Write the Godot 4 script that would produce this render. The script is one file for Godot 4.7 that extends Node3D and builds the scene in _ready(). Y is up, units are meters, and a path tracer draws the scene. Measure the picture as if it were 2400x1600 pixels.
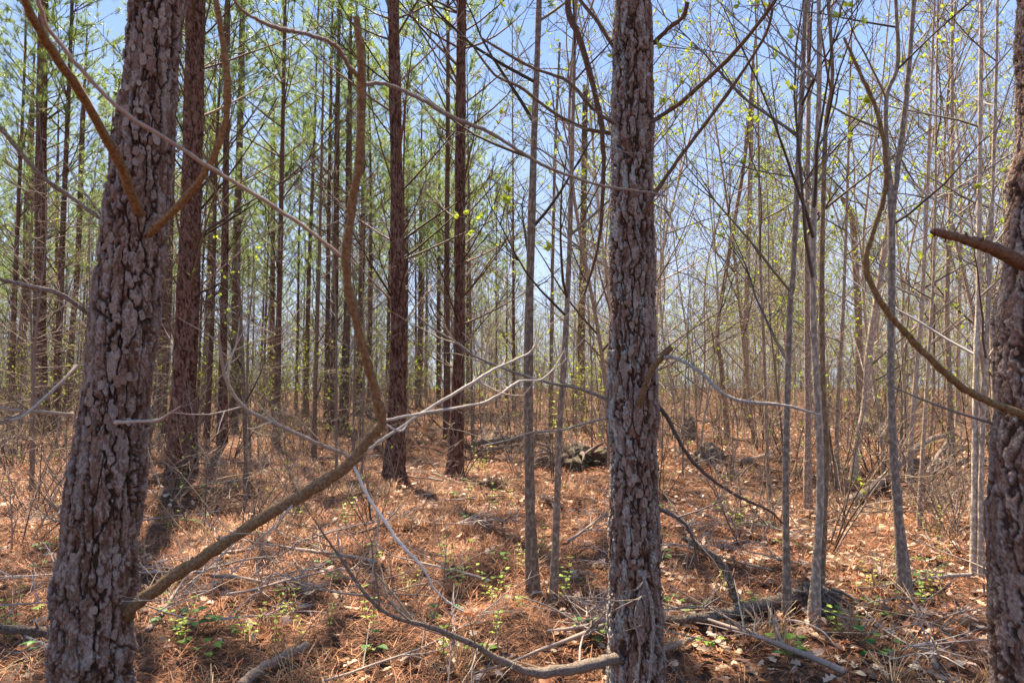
extends Node3D
# A backlit spring wood: planted pines on one side, bare hardwoods on the other, needle and leaf litter below.

const F := 1600.0          # focal length in pixels of the 2400 x 1600 photograph
const CAM_H := 1.35
const PITCH := 0.0656      # camera looks slightly up
const SUN_AZ := 0.40       # radians towards -x from straight ahead
const SUN_EL := 1.02

var M := {}
var used := {}
var lie := FastNoiseLite.new()
var rough := FastNoiseLite.new()
var rng := RandomNumberGenerator.new()
var fat := 1.0             # twigs of the wood behind are drawn a little stouter than hair-thin

class Geo:
	var v := PackedVector3Array()
	var n := PackedVector3Array()
	var c := PackedColorArray()
	var ix := PackedInt32Array()
	func tube(p: PackedVector3Array, r: PackedFloat32Array, sides: int, col: Color, lump := 0.0, seed_ := 0) -> void:
		var k := p.size()
		if k < 2:
			return
		var t0 := (p[1] - p[0]).normalized()
		var side := t0.cross(Vector3.UP)
		if side.length() < 0.08:
			side = t0.cross(Vector3.RIGHT)
		side = side.normalized()
		var first := v.size()
		for i in k:
			var t := (p[mini(i + 1, k - 1)] - p[maxi(i - 1, 0)]).normalized()
			side = (side - t * side.dot(t)).normalized()
			var b := t.cross(side)
			for s in sides:
				var a := TAU * s / sides
				var d := side * cos(a) + b * sin(a)
				var rr := r[i]
				if lump > 0.0:
					rr *= 1.0 + lump * sin(i * 1.7 + s * 2.1 + seed_) * cos(i * 0.63 - s * 1.3 + seed_ * 0.7)
				v.append(p[i] + d * rr)
				n.append(d)
				c.append(col)
		for i in k - 1:
			for s in sides:
				var a := first + i * sides + s
				var b := first + i * sides + (s + 1) % sides
				ix.append(a); ix.append(a + sides); ix.append(b)
				ix.append(a + sides); ix.append(b + sides); ix.append(b)
		if r[0] > 0.004:
			var low := v.size()
			v.append(p[0]); n.append((p[0] - p[1]).normalized()); c.append(col)
			for s in sides:
				ix.append(first + (s + 1) % sides); ix.append(low); ix.append(first + s)
		if r[k - 1] > 0.004:
			var top := v.size()
			v.append(p[k - 1]); n.append((p[k - 1] - p[k - 2]).normalized()); c.append(col)
			for s in sides:
				ix.append(first + (k - 1) * sides + s); ix.append(top); ix.append(first + (k - 1) * sides + (s + 1) % sides)
	func tri(a: Vector3, b: Vector3, d: Vector3, col: Color) -> void:
		var m := (d - a).cross(b - a).normalized()
		var f := v.size()
		v.append(a); v.append(b); v.append(d)
		n.append(m); n.append(m); n.append(m)
		c.append(col); c.append(col); c.append(col)
		ix.append(f); ix.append(f + 1); ix.append(f + 2)
	func mesh(m: Material) -> ArrayMesh:
		var a := []
		a.resize(Mesh.ARRAY_MAX)
		a[Mesh.ARRAY_VERTEX] = v
		a[Mesh.ARRAY_NORMAL] = n
		a[Mesh.ARRAY_COLOR] = c
		a[Mesh.ARRAY_INDEX] = ix
		var am := ArrayMesh.new()
		if v.size() == 0:
			return am
		am.add_surface_from_arrays(Mesh.PRIMITIVE_TRIANGLES, a)
		am.surface_set_material(0, m)
		return am

# ---------------------------------------------------------------- helpers
func pt(px: float, py: float, d: float) -> Vector3:
	var u := (px - 1200.0) / F
	var w := (800.0 - py) / F
	var s := d / (cos(PITCH) - w * sin(PITCH))
	return Vector3(u * s, CAM_H + (w * cos(PITCH) + sin(PITCH)) * s, -d)

func h(x: float, z: float) -> float:
	var d := -z
	var y := 0.16 * lie.get_noise_2d(x * 6.0, z * 6.0) + 0.11 * lie.get_noise_2d(x * 40.0 + 50.0, z * 40.0)
	y += 0.75 * smoothstep(12.0, 60.0, d)
	y *= smoothstep(0.5, 3.0, d) * 0.8 + 0.2
	return y

func on_ground(x: float, z: float) -> Vector3:
	return Vector3(x, h(x, z), z)

func ground_hit(px: float, py: float) -> Vector3:
	var d := 1.0
	while d < 90.0:
		var p := pt(px, py, d)
		if p.y <= h(p.x, p.z):
			return on_ground(p.x, p.z)
		d *= 1.01
	return pt(px, py, 60.0)

func numbered(called: String) -> String:
	var k: int = used.get(called, 0)
	used[called] = k + 1
	return called if k == 0 else "%s_%03d" % [called, k]

func tag(o: Node, label: String, category := "", group := "", kind := "") -> void:
	o.set_meta("label", label)
	if category: o.set_meta("category", category)
	if group: o.set_meta("group", group)
	if kind: o.set_meta("kind", kind)

func thing(called: String, label: String, category: String, where := Vector3.ZERO, group := "") -> Node3D:
	var o := Node3D.new()
	o.name = numbered(called)
	add_child(o)
	o.position = where
	tag(o, label, category, group)
	return o

func part(called: String, g: Geo, m: Material, parent: Node3D) -> MeshInstance3D:
	var o := MeshInstance3D.new()
	o.name = called
	o.mesh = g.mesh(m)
	parent.add_child(o, true)
	return o

func again(src: Node3D, where: Vector3, turn: float, size: float, label: String, group: String) -> Node3D:
	var o: Node3D = src.duplicate()
	o.name = numbered(String(src.get_meta("called")))
	add_child(o)
	o.position = where
	o.rotation.y = turn
	o.scale = Vector3(size, size, size)
	tag(o, label, String(src.get_meta("category")), group)
	return o

func strand_tone(col: Color) -> Color:
	# each twig takes a darker or paler tone at random, so strands contrast
	return tint(Color(col.r * 0.5, col.g * 0.46, col.b * 0.44) if rng.randf() < 0.5 else Color(minf(col.r * 1.35, 1.0), minf(col.g * 1.35, 1.0), minf(col.b * 1.33, 1.0)), 0.15)

func tint(col: Color, amount: float) -> Color:
	var k := 1.0 + rng.randf_range(-amount, amount)
	return Color(col.r * k, col.g * k * (1.0 + rng.randf_range(-0.06, 0.06)), col.b * k * (1.0 + rng.randf_range(-0.08, 0.08)))

func spline(a: Array, steps: int, wobble := 0.0) -> Array:
	# a: [[Vector3, radius], ...] -> [PackedVector3Array, PackedFloat32Array]
	var p := PackedVector3Array()
	var r := PackedFloat32Array()
	var k := a.size()
	for i in k - 1:
		var p0: Vector3 = a[maxi(i - 1, 0)][0]
		var p1: Vector3 = a[i][0]
		var p2: Vector3 = a[i + 1][0]
		var p3: Vector3 = a[mini(i + 2, k - 1)][0]
		for s in steps:
			var t := float(s) / steps
			var q := p1.cubic_interpolate(p2, p0, p3, t)
			var rad: float = lerpf(a[i][1], a[i + 1][1], t)
			if wobble > 0.0:
				q += Vector3(rng.randf_range(-1, 1), rng.randf_range(-1, 1), rng.randf_range(-1, 1)) * wobble * rad
			p.append(q)
			r.append(rad * (1.0 + rng.randf_range(-0.07, 0.09)))
	p.append(a[k - 1][0])
	r.append(a[k - 1][1])
	return [p, r]

func px_path(a: Array, steps := 5, wobble := 0.25, origin := Vector3.ZERO) -> Array:
	# a: [[px, py, width in px, depth], ...]
	var q := []
	for e in a:
		q.append([pt(e[0], e[1], e[3]) - origin, 0.5 * float(e[2]) * float(e[3]) / F])
	return spline(q, steps, wobble)

func rand_dir(dir: Vector3, spread: float) -> Vector3:
	var s := dir.cross(Vector3(rng.randf_range(-1, 1), rng.randf_range(-1, 1), rng.randf_range(-1, 1)))
	if s.length() < 0.01:
		s = Vector3.RIGHT
	return (dir * cos(spread) + s.normalized() * sin(spread)).normalized()

func whip(from: Vector3, dir: Vector3, length: float, segs: int, lift: float, wander: float) -> PackedVector3Array:
	var p := PackedVector3Array([from])
	var d := dir
	var q := from
	for i in segs:
		d = (d + Vector3.UP * lift / segs + Vector3(rng.randf_range(-1, 1), rng.randf_range(-1, 1), rng.randf_range(-1, 1)) * wander).normalized()
		q += d * length / segs
		p.append(q)
	return p

func taper(k: int, r0: float, r1: float) -> PackedFloat32Array:
	var r := PackedFloat32Array()
	for i in k:
		r.append(lerpf(r0, r1, float(i) / (k - 1)))
	return r

func along(p: PackedVector3Array, t: float) -> Vector3:
	var f := clampf(t, 0.0, 0.9999) * (p.size() - 1)
	var i := int(f)
	return p[i].lerp(p[i + 1], f - i)

func along_dir(p: PackedVector3Array, t: float) -> Vector3:
	var i := int(clampf(t, 0.0, 0.9999) * (p.size() - 1))
	return (p[i + 1] - p[i]).normalized()

func side_twigs(g: Geo, p: PackedVector3Array, r: PackedFloat32Array, count: int, len0: float, len1: float, col: Color, depth := 1) -> void:
	for i in count:
		var t := rng.randf_range(0.12, 1.0)
		var from := along(p, t)
		var dir := rand_dir(along_dir(p, t), rng.randf_range(0.5, 1.2))
		var L := rng.randf_range(len0, len1)
		var q := whip(from, dir, L, 4, rng.randf_range(-0.2, 0.35), 0.16)
		var r0 := minf(0.0016 + L * 0.006, 0.7 * r[int(t * (r.size() - 1))])
		var rr := taper(5, r0, 0.0008)
		g.tube(q, rr, 4, tint(col, 0.15))
		if depth > 0 and L > 0.12:
			side_twigs(g, q, rr, rng.randi_range(1, 3), L * 0.25, L * 0.6, col, depth - 1)

# ---------------------------------------------------------------- foliage
func needle_tuft(g: Geo, at: Vector3, axis: Vector3, count: int, length: float, width: float, col: Color) -> void:
	for i in count:
		var b := at - axis * rng.randf_range(0.0, 0.16)
		var d := rand_dir(axis, rng.randf_range(0.25, 1.05))
		var s := d.cross(Vector3(rng.randf_range(-1, 1), rng.randf_range(-1, 1), rng.randf_range(-1, 1))).normalized() * width
		g.tri(b - s, b + s, b + d * length * rng.randf_range(0.75, 1.1) + Vector3.DOWN * 0.012, tint(col, 0.3))

func leaf(g: Geo, at: Vector3, dir: Vector3, up: Vector3, L: float, W: float, col: Color, fold := 0.25) -> void:
	# a leaf of six triangles folded along its midrib
	var s := dir.cross(up).normalized()
	var u := s.cross(dir).normalized()
	var m1 := at + dir * L * 0.4 + u * L * 0.03
	var tip := at + dir * L - u * L * fold * 0.6
	var l1 := at + dir * L * 0.28 - s * W + u * W * fold
	var l2 := at + dir * L * 0.66 - s * W * 0.72 + u * W * fold * 0.4
	var r1 := at + dir * L * 0.28 + s * W + u * W * fold
	var r2 := at + dir * L * 0.66 + s * W * 0.72 + u * W * fold * 0.4
	g.tri(at, l1, m1, col); g.tri(l1, l2, m1, col); g.tri(l2, tip, m1, col)
	g.tri(at, m1, r1, col); g.tri(r1, m1, r2, col); g.tri(r2, m1, tip, col)

func bud_leaves(g: Geo, at: Vector3, dir: Vector3, count: int, size: float, col: Color) -> void:
	for i in count:
		var d := rand_dir(dir, rng.randf_range(0.4, 1.3))
		var L := size * rng.randf_range(0.6, 1.2)
		var s := d.cross(Vector3(rng.randf_range(-1, 1), rng.randf_range(-1, 1), rng.randf_range(-1, 1))).normalized() * L * 0.36
		var cc := tint(col, 0.25)
		g.tri(at, at + d * L * 0.5 - s, at + d * L, cc)
		g.tri(at, at + d * L, at + d * L * 0.5 + s, cc)

# ---------------------------------------------------------------- trees
const PINE_LIMB := Color(0.13, 0.085, 0.055)
const DEAD_TWIG := Color(0.29, 0.235, 0.19)
const NEEDLE := Color(0.26, 0.345, 0.14)
const NEEDLE_BLUE := Color(0.20, 0.29, 0.17)
const GREY_WOOD := Color(0.35, 0.295, 0.255)
const BROWN_WOOD := Color(0.23, 0.175, 0.135)
const SPRING := Color(0.40, 0.48, 0.09)

func at_height(p: PackedVector3Array, y: float) -> float:
	for i in p.size() - 1:
		if p[i + 1].y >= y:
			return (i + (y - p[i].y) / maxf(p[i + 1].y - p[i].y, 0.001)) / (p.size() - 1)
	return 1.0

func pine_boughs(gw: Geo, gn: Geo, p: PackedVector3Array, r: PackedFloat32Array, start: float, crown: float, top: float, thick := 1.0, needles := 44, gap := 0.42, nw := 0.0024) -> void:
	var y := start
	while y < top - 0.25:
		var t := at_height(p, y)
		var live := y > crown
		var share := clampf((y - crown) / (top - crown), 0.0, 1.0)
		for j in rng.randi_range(2, 4) if live else rng.randi_range(2, 5):
			var az := rng.randf() * TAU
			var el := rng.randf_range(0.35, 0.8) if live else rng.randf_range(0.3, 0.95)
			var L := lerpf(3.0, 0.6, share) * rng.randf_range(0.7, 1.1) if live else rng.randf_range(0.5, 2.6) * (0.6 if y < 2.0 else 1.0)
			var from := along(p, t)
			var dir := Vector3(cos(az) * cos(el), sin(el), sin(az) * cos(el))
			var q := whip(from, dir, L, 6, rng.randf_range(0.1, 0.6), 0.07)
			var rr := taper(7, minf((0.006 + 0.0055 * L) * thick, r[int(t * (r.size() - 1))] * 0.6), 0.0025)
			var col := tint(PINE_LIMB if live or rng.randf() < 0.5 else DEAD_TWIG, 0.25)
			if not live:
				col = strand_tone(col)
			gw.tube(q, rr, 4, col)
			for k in (rng.randi_range(4, 7) if live else rng.randi_range(3, 7)):
				var tt := rng.randf_range(0.3, 1.0)
				var f2 := along(q, tt)
				var d2 := rand_dir(along_dir(q, tt), rng.randf_range(0.4, 0.95))
				var L2 := L * rng.randf_range(0.12, 0.36) * (1.3 - 0.6 * tt)
				var q2 := whip(f2, d2, L2, 3, 0.35, 0.1)
				gw.tube(q2, taper(4, 0.0045 * thick * fat, 0.0018 * fat), 3, col)
				if live:
					needle_tuft(gn, q2[3], along_dir(q2, 0.99), needles, 0.19, nw * fat, NEEDLE if rng.randf() < 0.6 else NEEDLE_BLUE)
					if rng.randf() < 0.5:
						needle_tuft(gn, q2[1], along_dir(q2, 0.4), needles / 2, 0.17, nw * fat, NEEDLE)
				elif L2 > 0.3:
					for m in 2:
						gw.tube(whip(along(q2, rng.randf_range(0.3, 0.9)), rand_dir(d2, 0.8), L2 * 0.45, 2, 0.2, 0.15), taper(3, 0.0025 * fat, 0.0012 * fat), 3, col)
			if live:
				needle_tuft(gn, q[6], along_dir(q, 0.99), needles, 0.2, nw * fat, NEEDLE)
		y += rng.randf_range(gap * 0.7, gap * 1.3)

func hard_boughs(gw: Geo, gl: Geo, p: PackedVector3Array, r: PackedFloat32Array, start: float, count: int, reach: float, col: Color, buds: float, fine := 4, leafsize := 0.035) -> void:
	var top := p[p.size() - 1].y
	for b in count:
		var y := lerpf(start, top * 0.97, pow((b + rng.randf()) / count, 0.85))
		var t := at_height(p, y)
		var rad := r[int(t * (r.size() - 1))]
		var az := rng.randf() * TAU
		var el := rng.randf_range(0.35, 1.0)
		var L := reach * (1.15 - 0.75 * t) * rng.randf_range(0.5, 1.15)
		var dir := Vector3(cos(az) * cos(el), sin(el), sin(az) * cos(el))
		var q := whip(along(p, t), dir, L, 7, rng.randf_range(0.0, 0.55), 0.12)
		var r0 := minf(0.004 + 0.0062 * L, rad * 0.62)
		gw.tube(q, taper(8, r0, 0.002 * fat), 4, strand_tone(col))
		var subs := rng.randi_range(4, 7)
		for k in subs:
			var tt := rng.randf_range(0.22, 1.0)
			var d2 := rand_dir(along_dir(q, tt), rng.randf_range(0.45, 0.95))
			var L2 := L * rng.randf_range(0.18, 0.45) * (1.25 - 0.6 * tt)
			var q2 := whip(along(q, tt), d2, L2, 4, 0.25, 0.14)
			gw.tube(q2, taper(5, maxf(r0 * 0.42, 0.003 * fat), 0.0014 * fat), 3, strand_tone(col))
			if rng.randf() < buds:
				bud_leaves(gl, q2[4], along_dir(q2, 0.99), rng.randi_range(5, 8), leafsize, SPRING)
			for m in fine:
				var t3 := rng.randf_range(0.2, 1.0)
				var q3 := whip(along(q2, t3), rand_dir(along_dir(q2, t3), rng.randf_range(0.5, 1.0)), L2 * rng.randf_range(0.2, 0.5), 2, 0.2, 0.15)
				gw.tube(q3, taper(3, 0.0022 * fat, 0.001 * fat), 3, strand_tone(col))
				if rng.randf() < buds:
					bud_leaves(gl, q3[2], along_dir(q3, 0.99), rng.randi_range(2, 4), leafsize, SPRING)

func straight_path(height: float, r0: float, r1: float, lean: float, bend: float, k := 14) -> Array:
	var p := PackedVector3Array()
	var r := PackedFloat32Array()
	var az := rng.randf() * TAU
	var ph := rng.randf() * TAU
	for i in k + 1:
		var t := float(i) / k
		var y := height * t
		var off := lean * height * t + bend * sin(t * 5.0 + ph) * t
		p.append(Vector3(cos(az) * off + bend * 0.5 * sin(t * 9.0 + ph * 2.0) * t, y - 0.12 * (1.0 if i == 0 else 0.0), sin(az) * off))
		r.append(lerpf(r0, r1, pow(t, 0.8)) * (1.25 if i == 0 else 1.0))
	return [p, r]

func pine_model(seed_: int, height: float, r0: float, start: float, crown: float) -> Node3D:
	rng.seed = seed_
	var o := Node3D.new()
	var a := straight_path(height, r0, 0.02, 0.015, 0.12, 16)
	var gt := Geo.new(); var gw := Geo.new(); var gn := Geo.new()
	gt.tube(a[0], a[1], 10, Color(1, 1, 1))
	pine_boughs(gw, gn, a[0], a[1], start, crown, height, 0.9, 50, 0.52)
	part("trunk", gt, M.pine_bark, o)
	part("crown", gw, M.wood, o)
	part("needle_foliage", gn, M.needle, o)
	o.set_meta("called", "pine_tree"); o.set_meta("category", "pine tree")
	return o

func hard_model(seed_: int, height: float, r0: float, start: float, count: int, reach: float, col: Color, buds: float, bend: float, called := "hardwood_tree", category := "tree") -> Node3D:
	rng.seed = seed_
	var o := Node3D.new()
	var a := straight_path(height, r0, 0.008, rng.randf_range(0.0, 0.09), bend, 18)
	var gt := Geo.new(); var gw := Geo.new(); var gl := Geo.new()
	gt.tube(a[0], a[1], 8, col * 3.0, 0.05, seed_)
	hard_boughs(gw, gl, a[0], a[1], start, count, reach, col, buds, 4, 0.05)
	for k in rng.randi_range(1, 3):
		var t := rng.randf_range(0.22, 0.6)
		var az := rng.randf() * TAU
		var el := rng.randf_range(0.95, 1.3)
		var fork := whip(along(a[0], t), Vector3(cos(az) * cos(el), sin(el), sin(az) * cos(el)), height * rng.randf_range(0.35, 0.5), 12, 0.25, 0.09)
		var fr := taper(13, a[1][int(t * 18)] * 0.72, 0.006)
		gt.tube(fork, fr, 7, col * 3.0, 0.05, seed_ + k)
		hard_boughs(gw, gl, fork, fr, fork[1].y, count / 3, reach * 0.7, col, buds, 4, 0.05)
	part("trunk", gt, M.hard_bark, o)
	part("crown", gw, M.wood, o)
	if gl.v.size():
		part("spring_foliage", gl, M.spring, o)
	o.set_meta("called", called); o.set_meta("category", category)
	return o

func shrub_model(seed_: int, height: float, stems: int, col: Color, buds: float, leafsize: float) -> Node3D:
	rng.seed = seed_
	var o := Node3D.new()
	var gw := Geo.new(); var gl := Geo.new()
	for i in stems:
		var az := rng.randf() * TAU
		var el := rng.randf_range(0.75, 1.45)
		var L := height * rng.randf_range(0.6, 1.1)
		var q := whip(Vector3(cos(az) * 0.08, -0.04, sin(az) * 0.08), Vector3(cos(az) * cos(el), sin(el), sin(az) * cos(el)), L, 8, 0.1, 0.1)
		var rr := taper(9, 0.003 + 0.0035 * height, 0.0015)
		gw.tube(q, rr, 4, strand_tone(col))
		for k in rng.randi_range(5, 9):
			var t := rng.randf_range(0.2, 1.0)
			var q2 := whip(along(q, t), rand_dir(along_dir(q, t), rng.randf_range(0.5, 1.2)), L * rng.randf_range(0.15, 0.45), 4, 0.1, 0.16)
			gw.tube(q2, taper(5, rr[int(t * 8)] * 0.6 * fat, 0.0012 * fat), 3, strand_tone(col))
			for m in 4:
				var t3 := rng.randf_range(0.2, 1.0)
				var q3 := whip(along(q2, t3), rand_dir(along_dir(q2, t3), rng.randf_range(0.5, 1.1)), L * rng.randf_range(0.05, 0.16), 2, 0.1, 0.15)
				gw.tube(q3, taper(3, 0.002 * fat, 0.001 * fat), 3, strand_tone(col))
				if rng.randf() < buds:
					bud_leaves(gl, q3[2], along_dir(q3, 0.99), 4, leafsize, SPRING)
	part("stem_work", gw, M.wood, o)
	if gl.v.size():
		part("spring_foliage", gl, M.spring, o)
	o.set_meta("called", "bare_shrub"); o.set_meta("category", "shrub")
	return o

# near bark: plates and flakes raised from the trunk, sampled on a fine grid
func bark_trunk(p: PackedVector3Array, r: PackedFloat32Array, y_top: float, cols: int, step: float, relief: float, seed_: int, lichen: float, scale := 1.0, tone := Color.WHITE, front := 0.0) -> Geo:
	var plate := FastNoiseLite.new()
	plate.noise_type = FastNoiseLite.TYPE_CELLULAR
	plate.seed = seed_
	plate.frequency = 1.0
	plate.fractal_type = FastNoiseLite.FRACTAL_NONE
	plate.cellular_distance_function = FastNoiseLite.DISTANCE_EUCLIDEAN
	plate.cellular_return_type = FastNoiseLite.RETURN_DISTANCE2_SUB
	plate.cellular_jitter = 0.95
	var plate_id: FastNoiseLite = plate.duplicate()
	plate_id.cellular_return_type = FastNoiseLite.RETURN_CELL_VALUE
	var flake: FastNoiseLite = plate.duplicate()
	flake.seed = seed_ + 7
	flake.cellular_distance_function = FastNoiseLite.DISTANCE_MANHATTAN
	var flake_id: FastNoiseLite = flake.duplicate()
	flake_id.cellular_return_type = FastNoiseLite.RETURN_CELL_VALUE
	var soft := FastNoiseLite.new()
	soft.noise_type = FastNoiseLite.TYPE_SIMPLEX
	soft.seed = seed_ + 3
	soft.frequency = 1.0
	soft.fractal_octaves = 3
	var g := Geo.new()
	var ys := PackedFloat32Array()
	var y := p[0].y
	var last := p[p.size() - 1].y
	while y < last:
		ys.append(y)
		y += step if y < y_top else 0.25
	ys.append(last)
	var rows := ys.size()
	var grey := Color(0.335, 0.255, 0.215)
	var tan := Color(0.275, 0.168, 0.12)
	var red := Color(0.21, 0.108, 0.073)
	var inner := Color(0.075, 0.042, 0.03)
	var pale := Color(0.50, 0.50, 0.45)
	for i in rows:
		var t := at_height(p, ys[i])
		var c0 := along(p, t)
		var fi := clampf(t, 0.0, 0.9999) * (r.size() - 1)
		var rad := lerpf(r[int(fi)], r[mini(int(fi) + 1, r.size() - 1)], fi - int(fi))
		var fine := ys[i] < y_top
		for s in cols:
			var a := TAU * s / cols
			a = front + a - 0.5 * sin(a)
			var d := Vector3(cos(a), 0.0, -sin(a))
			var disp := 0.0
			var col := red
			if fine:
				var w := d * rad
				var sx := w.x + c0.x
				var sz := w.z + c0.z
				var wx := soft.get_noise_3d(sx * 12.0, ys[i] * 7.0, sz * 12.0)
				var wy := soft.get_noise_3d(sx * 20.0 + 31.0, ys[i] * 14.0, sz * 20.0)
				var fx := (sx * 27.0 + wx * 0.5) / scale
				var fy := (ys[i] * 3.6 + wy * 0.25) / scale
				var fz := (sz * 27.0 + wx * 0.5) / scale
				var e := plate.get_noise_3d(fx, fy, fz) + 1.0
				var id := plate_id.get_noise_3d(fx, fy, fz)
				var gx := fx * 1.45 + wy * 0.25
				var gy := fy * 9.0 + wx * 0.4
				var gz := fz * 1.45 + wy * 0.25
				var e2 := flake.get_noise_3d(gx, gy, gz) + 1.0
				var id2 := flake_id.get_noise_3d(gx, gy, gz)
				var id3 := flake_id.get_noise_3d(gx * 2.1 + 7.0, gy * 1.7, gz * 2.1)
				var up := smoothstep(0.03, 0.12, e)
				var lev := clampf(roundf((id2 * 0.5 + 0.5) * 3.0 + id * 0.8) / 3.0, 0.0, 1.0)
				disp = relief * (up * (0.62 + 0.14 * id) + up * 0.4 * lev * (0.6 + 0.4 * smoothstep(0.0, 0.05, e2)) + up * 0.17 * roundf(id3 * 2.0) * 0.5 - 0.55)
				disp += relief * 0.1 * soft.get_noise_3d(sx * 150.0, ys[i] * 60.0, sz * 150.0)
				if e < 0.08:
					col = inner
				elif lev < 0.3:
					col = red
				elif lev < 0.6:
					col = tan
				else:
					col = grey
				if id3 > 0.55 and e > 0.08:
					col = col.lerp(grey, 0.6)
				elif id3 < -0.6:
					col = col.lerp(red, 0.6)
				var q := 1.0 + 0.25 * id2 + 0.22 * soft.get_noise_3d(sx * 70.0, ys[i] * 40.0 + 9.0, sz * 70.0)
				col = Color(col.r * q * tone.r, col.g * q * tone.g, col.b * q * tone.b)
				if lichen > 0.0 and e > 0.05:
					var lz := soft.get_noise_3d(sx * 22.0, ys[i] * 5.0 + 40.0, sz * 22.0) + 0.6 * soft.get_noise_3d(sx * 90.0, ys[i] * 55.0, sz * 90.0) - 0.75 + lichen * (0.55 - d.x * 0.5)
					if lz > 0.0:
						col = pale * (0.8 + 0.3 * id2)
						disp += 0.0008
			g.v.append(c0 + d * (rad + disp))
			g.c.append(col)
	g.n.resize(g.v.size())
	for i in rows:
		for s in cols:
			var k := i * cols + s
			var dx := g.v[i * cols + (s + 1) % cols] - g.v[i * cols + (s + cols - 1) % cols]
			var dy := g.v[mini(i + 1, rows - 1) * cols + s] - g.v[maxi(i - 1, 0) * cols + s]
			g.n[k] = dx.cross(dy).normalized()
	for i in rows - 1:
		for s in cols:
			var a := i * cols + s
			var b := i * cols + (s + 1) % cols
			g.ix.append(a); g.ix.append(a + cols); g.ix.append(b)
			g.ix.append(a + cols); g.ix.append(b + cols); g.ix.append(b)
	return g

# a trunk given by its outline in the photograph: [[px, py, width], ...] from the ground up, all at one distance
func trunk_path(a: Array, base: Vector3, height: float, r_top: float) -> Array:
	var d := -base.z
	var q := []
	for e in a:
		q.append([pt(e[0], e[1], d) - base, 0.5 * float(e[2]) * d / F])
	var lowest: Vector3 = q[0][0]
	q[0][1] *= 1.45
	if lowest.y > -0.05:
		q[0][0] = Vector3(lowest.x, -0.08, lowest.z)
	var end: Vector3 = q[q.size() - 1][0]
	if height > end.y + 0.5:
		var low: Vector3 = q[maxi(q.size() - 3, 0)][0]
		var slope := (end - low) / maxf(end.y - low.y, 0.1)
		for k in 4:
			var y := lerpf(end.y, height, (k + 1) / 4.0)
			q.append([end + slope * (y - end.y) * 0.8 + Vector3.UP * 0.2 * (y - end.y), lerpf(q[q.size() - 1][1], r_top, 0.4 if k < 3 else 1.0)])
		for k in q.size():
			pass
	return spline(q, 5)

func limb(tree: Node3D, a: Array, col: Color, twigs: int, t0: float, t1: float, m: Material = null, sides := 8, called := "limb", label := "") -> MeshInstance3D:
	var g := Geo.new()
	var q := px_path(a, 6, 0.13, tree.position)
	for i in q[1].size():
		q[1][i] *= 0.88 * (1.0 + 0.12 * maxf(0.0, sin(i * 0.83 + a.size()) * sin(i * 0.31 + 1.0)) + rng.randf_range(-0.05, 0.05))
	for i in mini(5, q[1].size()):
		q[1][i] *= [1.7, 1.4, 1.2, 1.08, 1.02][i]
	g.tube(q[0], q[1], sides, col, 0.14, a.size())
	for i in int(q[0].size() * 0.25):
		var k := rng.randi_range(3, q[0].size() - 2)
		var nub := whip(q[0][k], rand_dir(along_dir(q[0], float(k) / q[0].size()), rng.randf_range(0.7, 1.3)), q[1][k] * rng.randf_range(1.3, 2.6), 2, 0.1, 0.1)
		g.tube(nub, taper(3, q[1][k] * 0.4, q[1][k] * 0.14), 5, tint(col, 0.2))
	var o := part(called, g, m if m else M.wood, tree)
	if label:
		o.set_meta("label", label)
	if twigs > 0:
		for i in twigs:
			var gt := Geo.new()
			side_twigs(gt, q[0], q[1], 1, t0, t1, DEAD_TWIG)
			part("twig", gt, M.wood, o)
	return o

# ---------------------------------------------------------------- materials
func noise_tex(seed_: int, freq: float, ramp: Array, type := FastNoiseLite.TYPE_SIMPLEX, octaves := 4, size := 512) -> NoiseTexture2D:
	var f := FastNoiseLite.new()
	f.noise_type = type
	f.seed = seed_
	f.frequency = freq
	f.fractal_octaves = octaves
	if type == FastNoiseLite.TYPE_CELLULAR:
		f.cellular_return_type = FastNoiseLite.RETURN_DISTANCE2_SUB
	var t := NoiseTexture2D.new()
	t.noise = f
	t.width = size
	t.height = size
	t.seamless = true
	var g := Gradient.new()
	var offs := PackedFloat32Array()
	var cols := PackedColorArray()
	for e in ramp:
		offs.append(e[0])
		cols.append(Color(e[1], e[2], e[3]).linear_to_srgb())
	g.offsets = offs
	g.colors = cols
	t.color_ramp = g
	return t

func surf(tex: Texture2D, scale: Vector3, rough_: float, vertex := true) -> StandardMaterial3D:
	var m := StandardMaterial3D.new()
	m.roughness = rough_
	m.metallic_specular = 0.3
	m.vertex_color_use_as_albedo = vertex
	if tex:
		m.albedo_texture = tex
		m.uv1_triplanar = true
		m.uv1_scale = scale
	return m

func bump(m: StandardMaterial3D, tex: Texture2D, cm: float) -> void:
	m.heightmap_enabled = true
	m.heightmap_texture = tex
	m.heightmap_scale = cm

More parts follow.
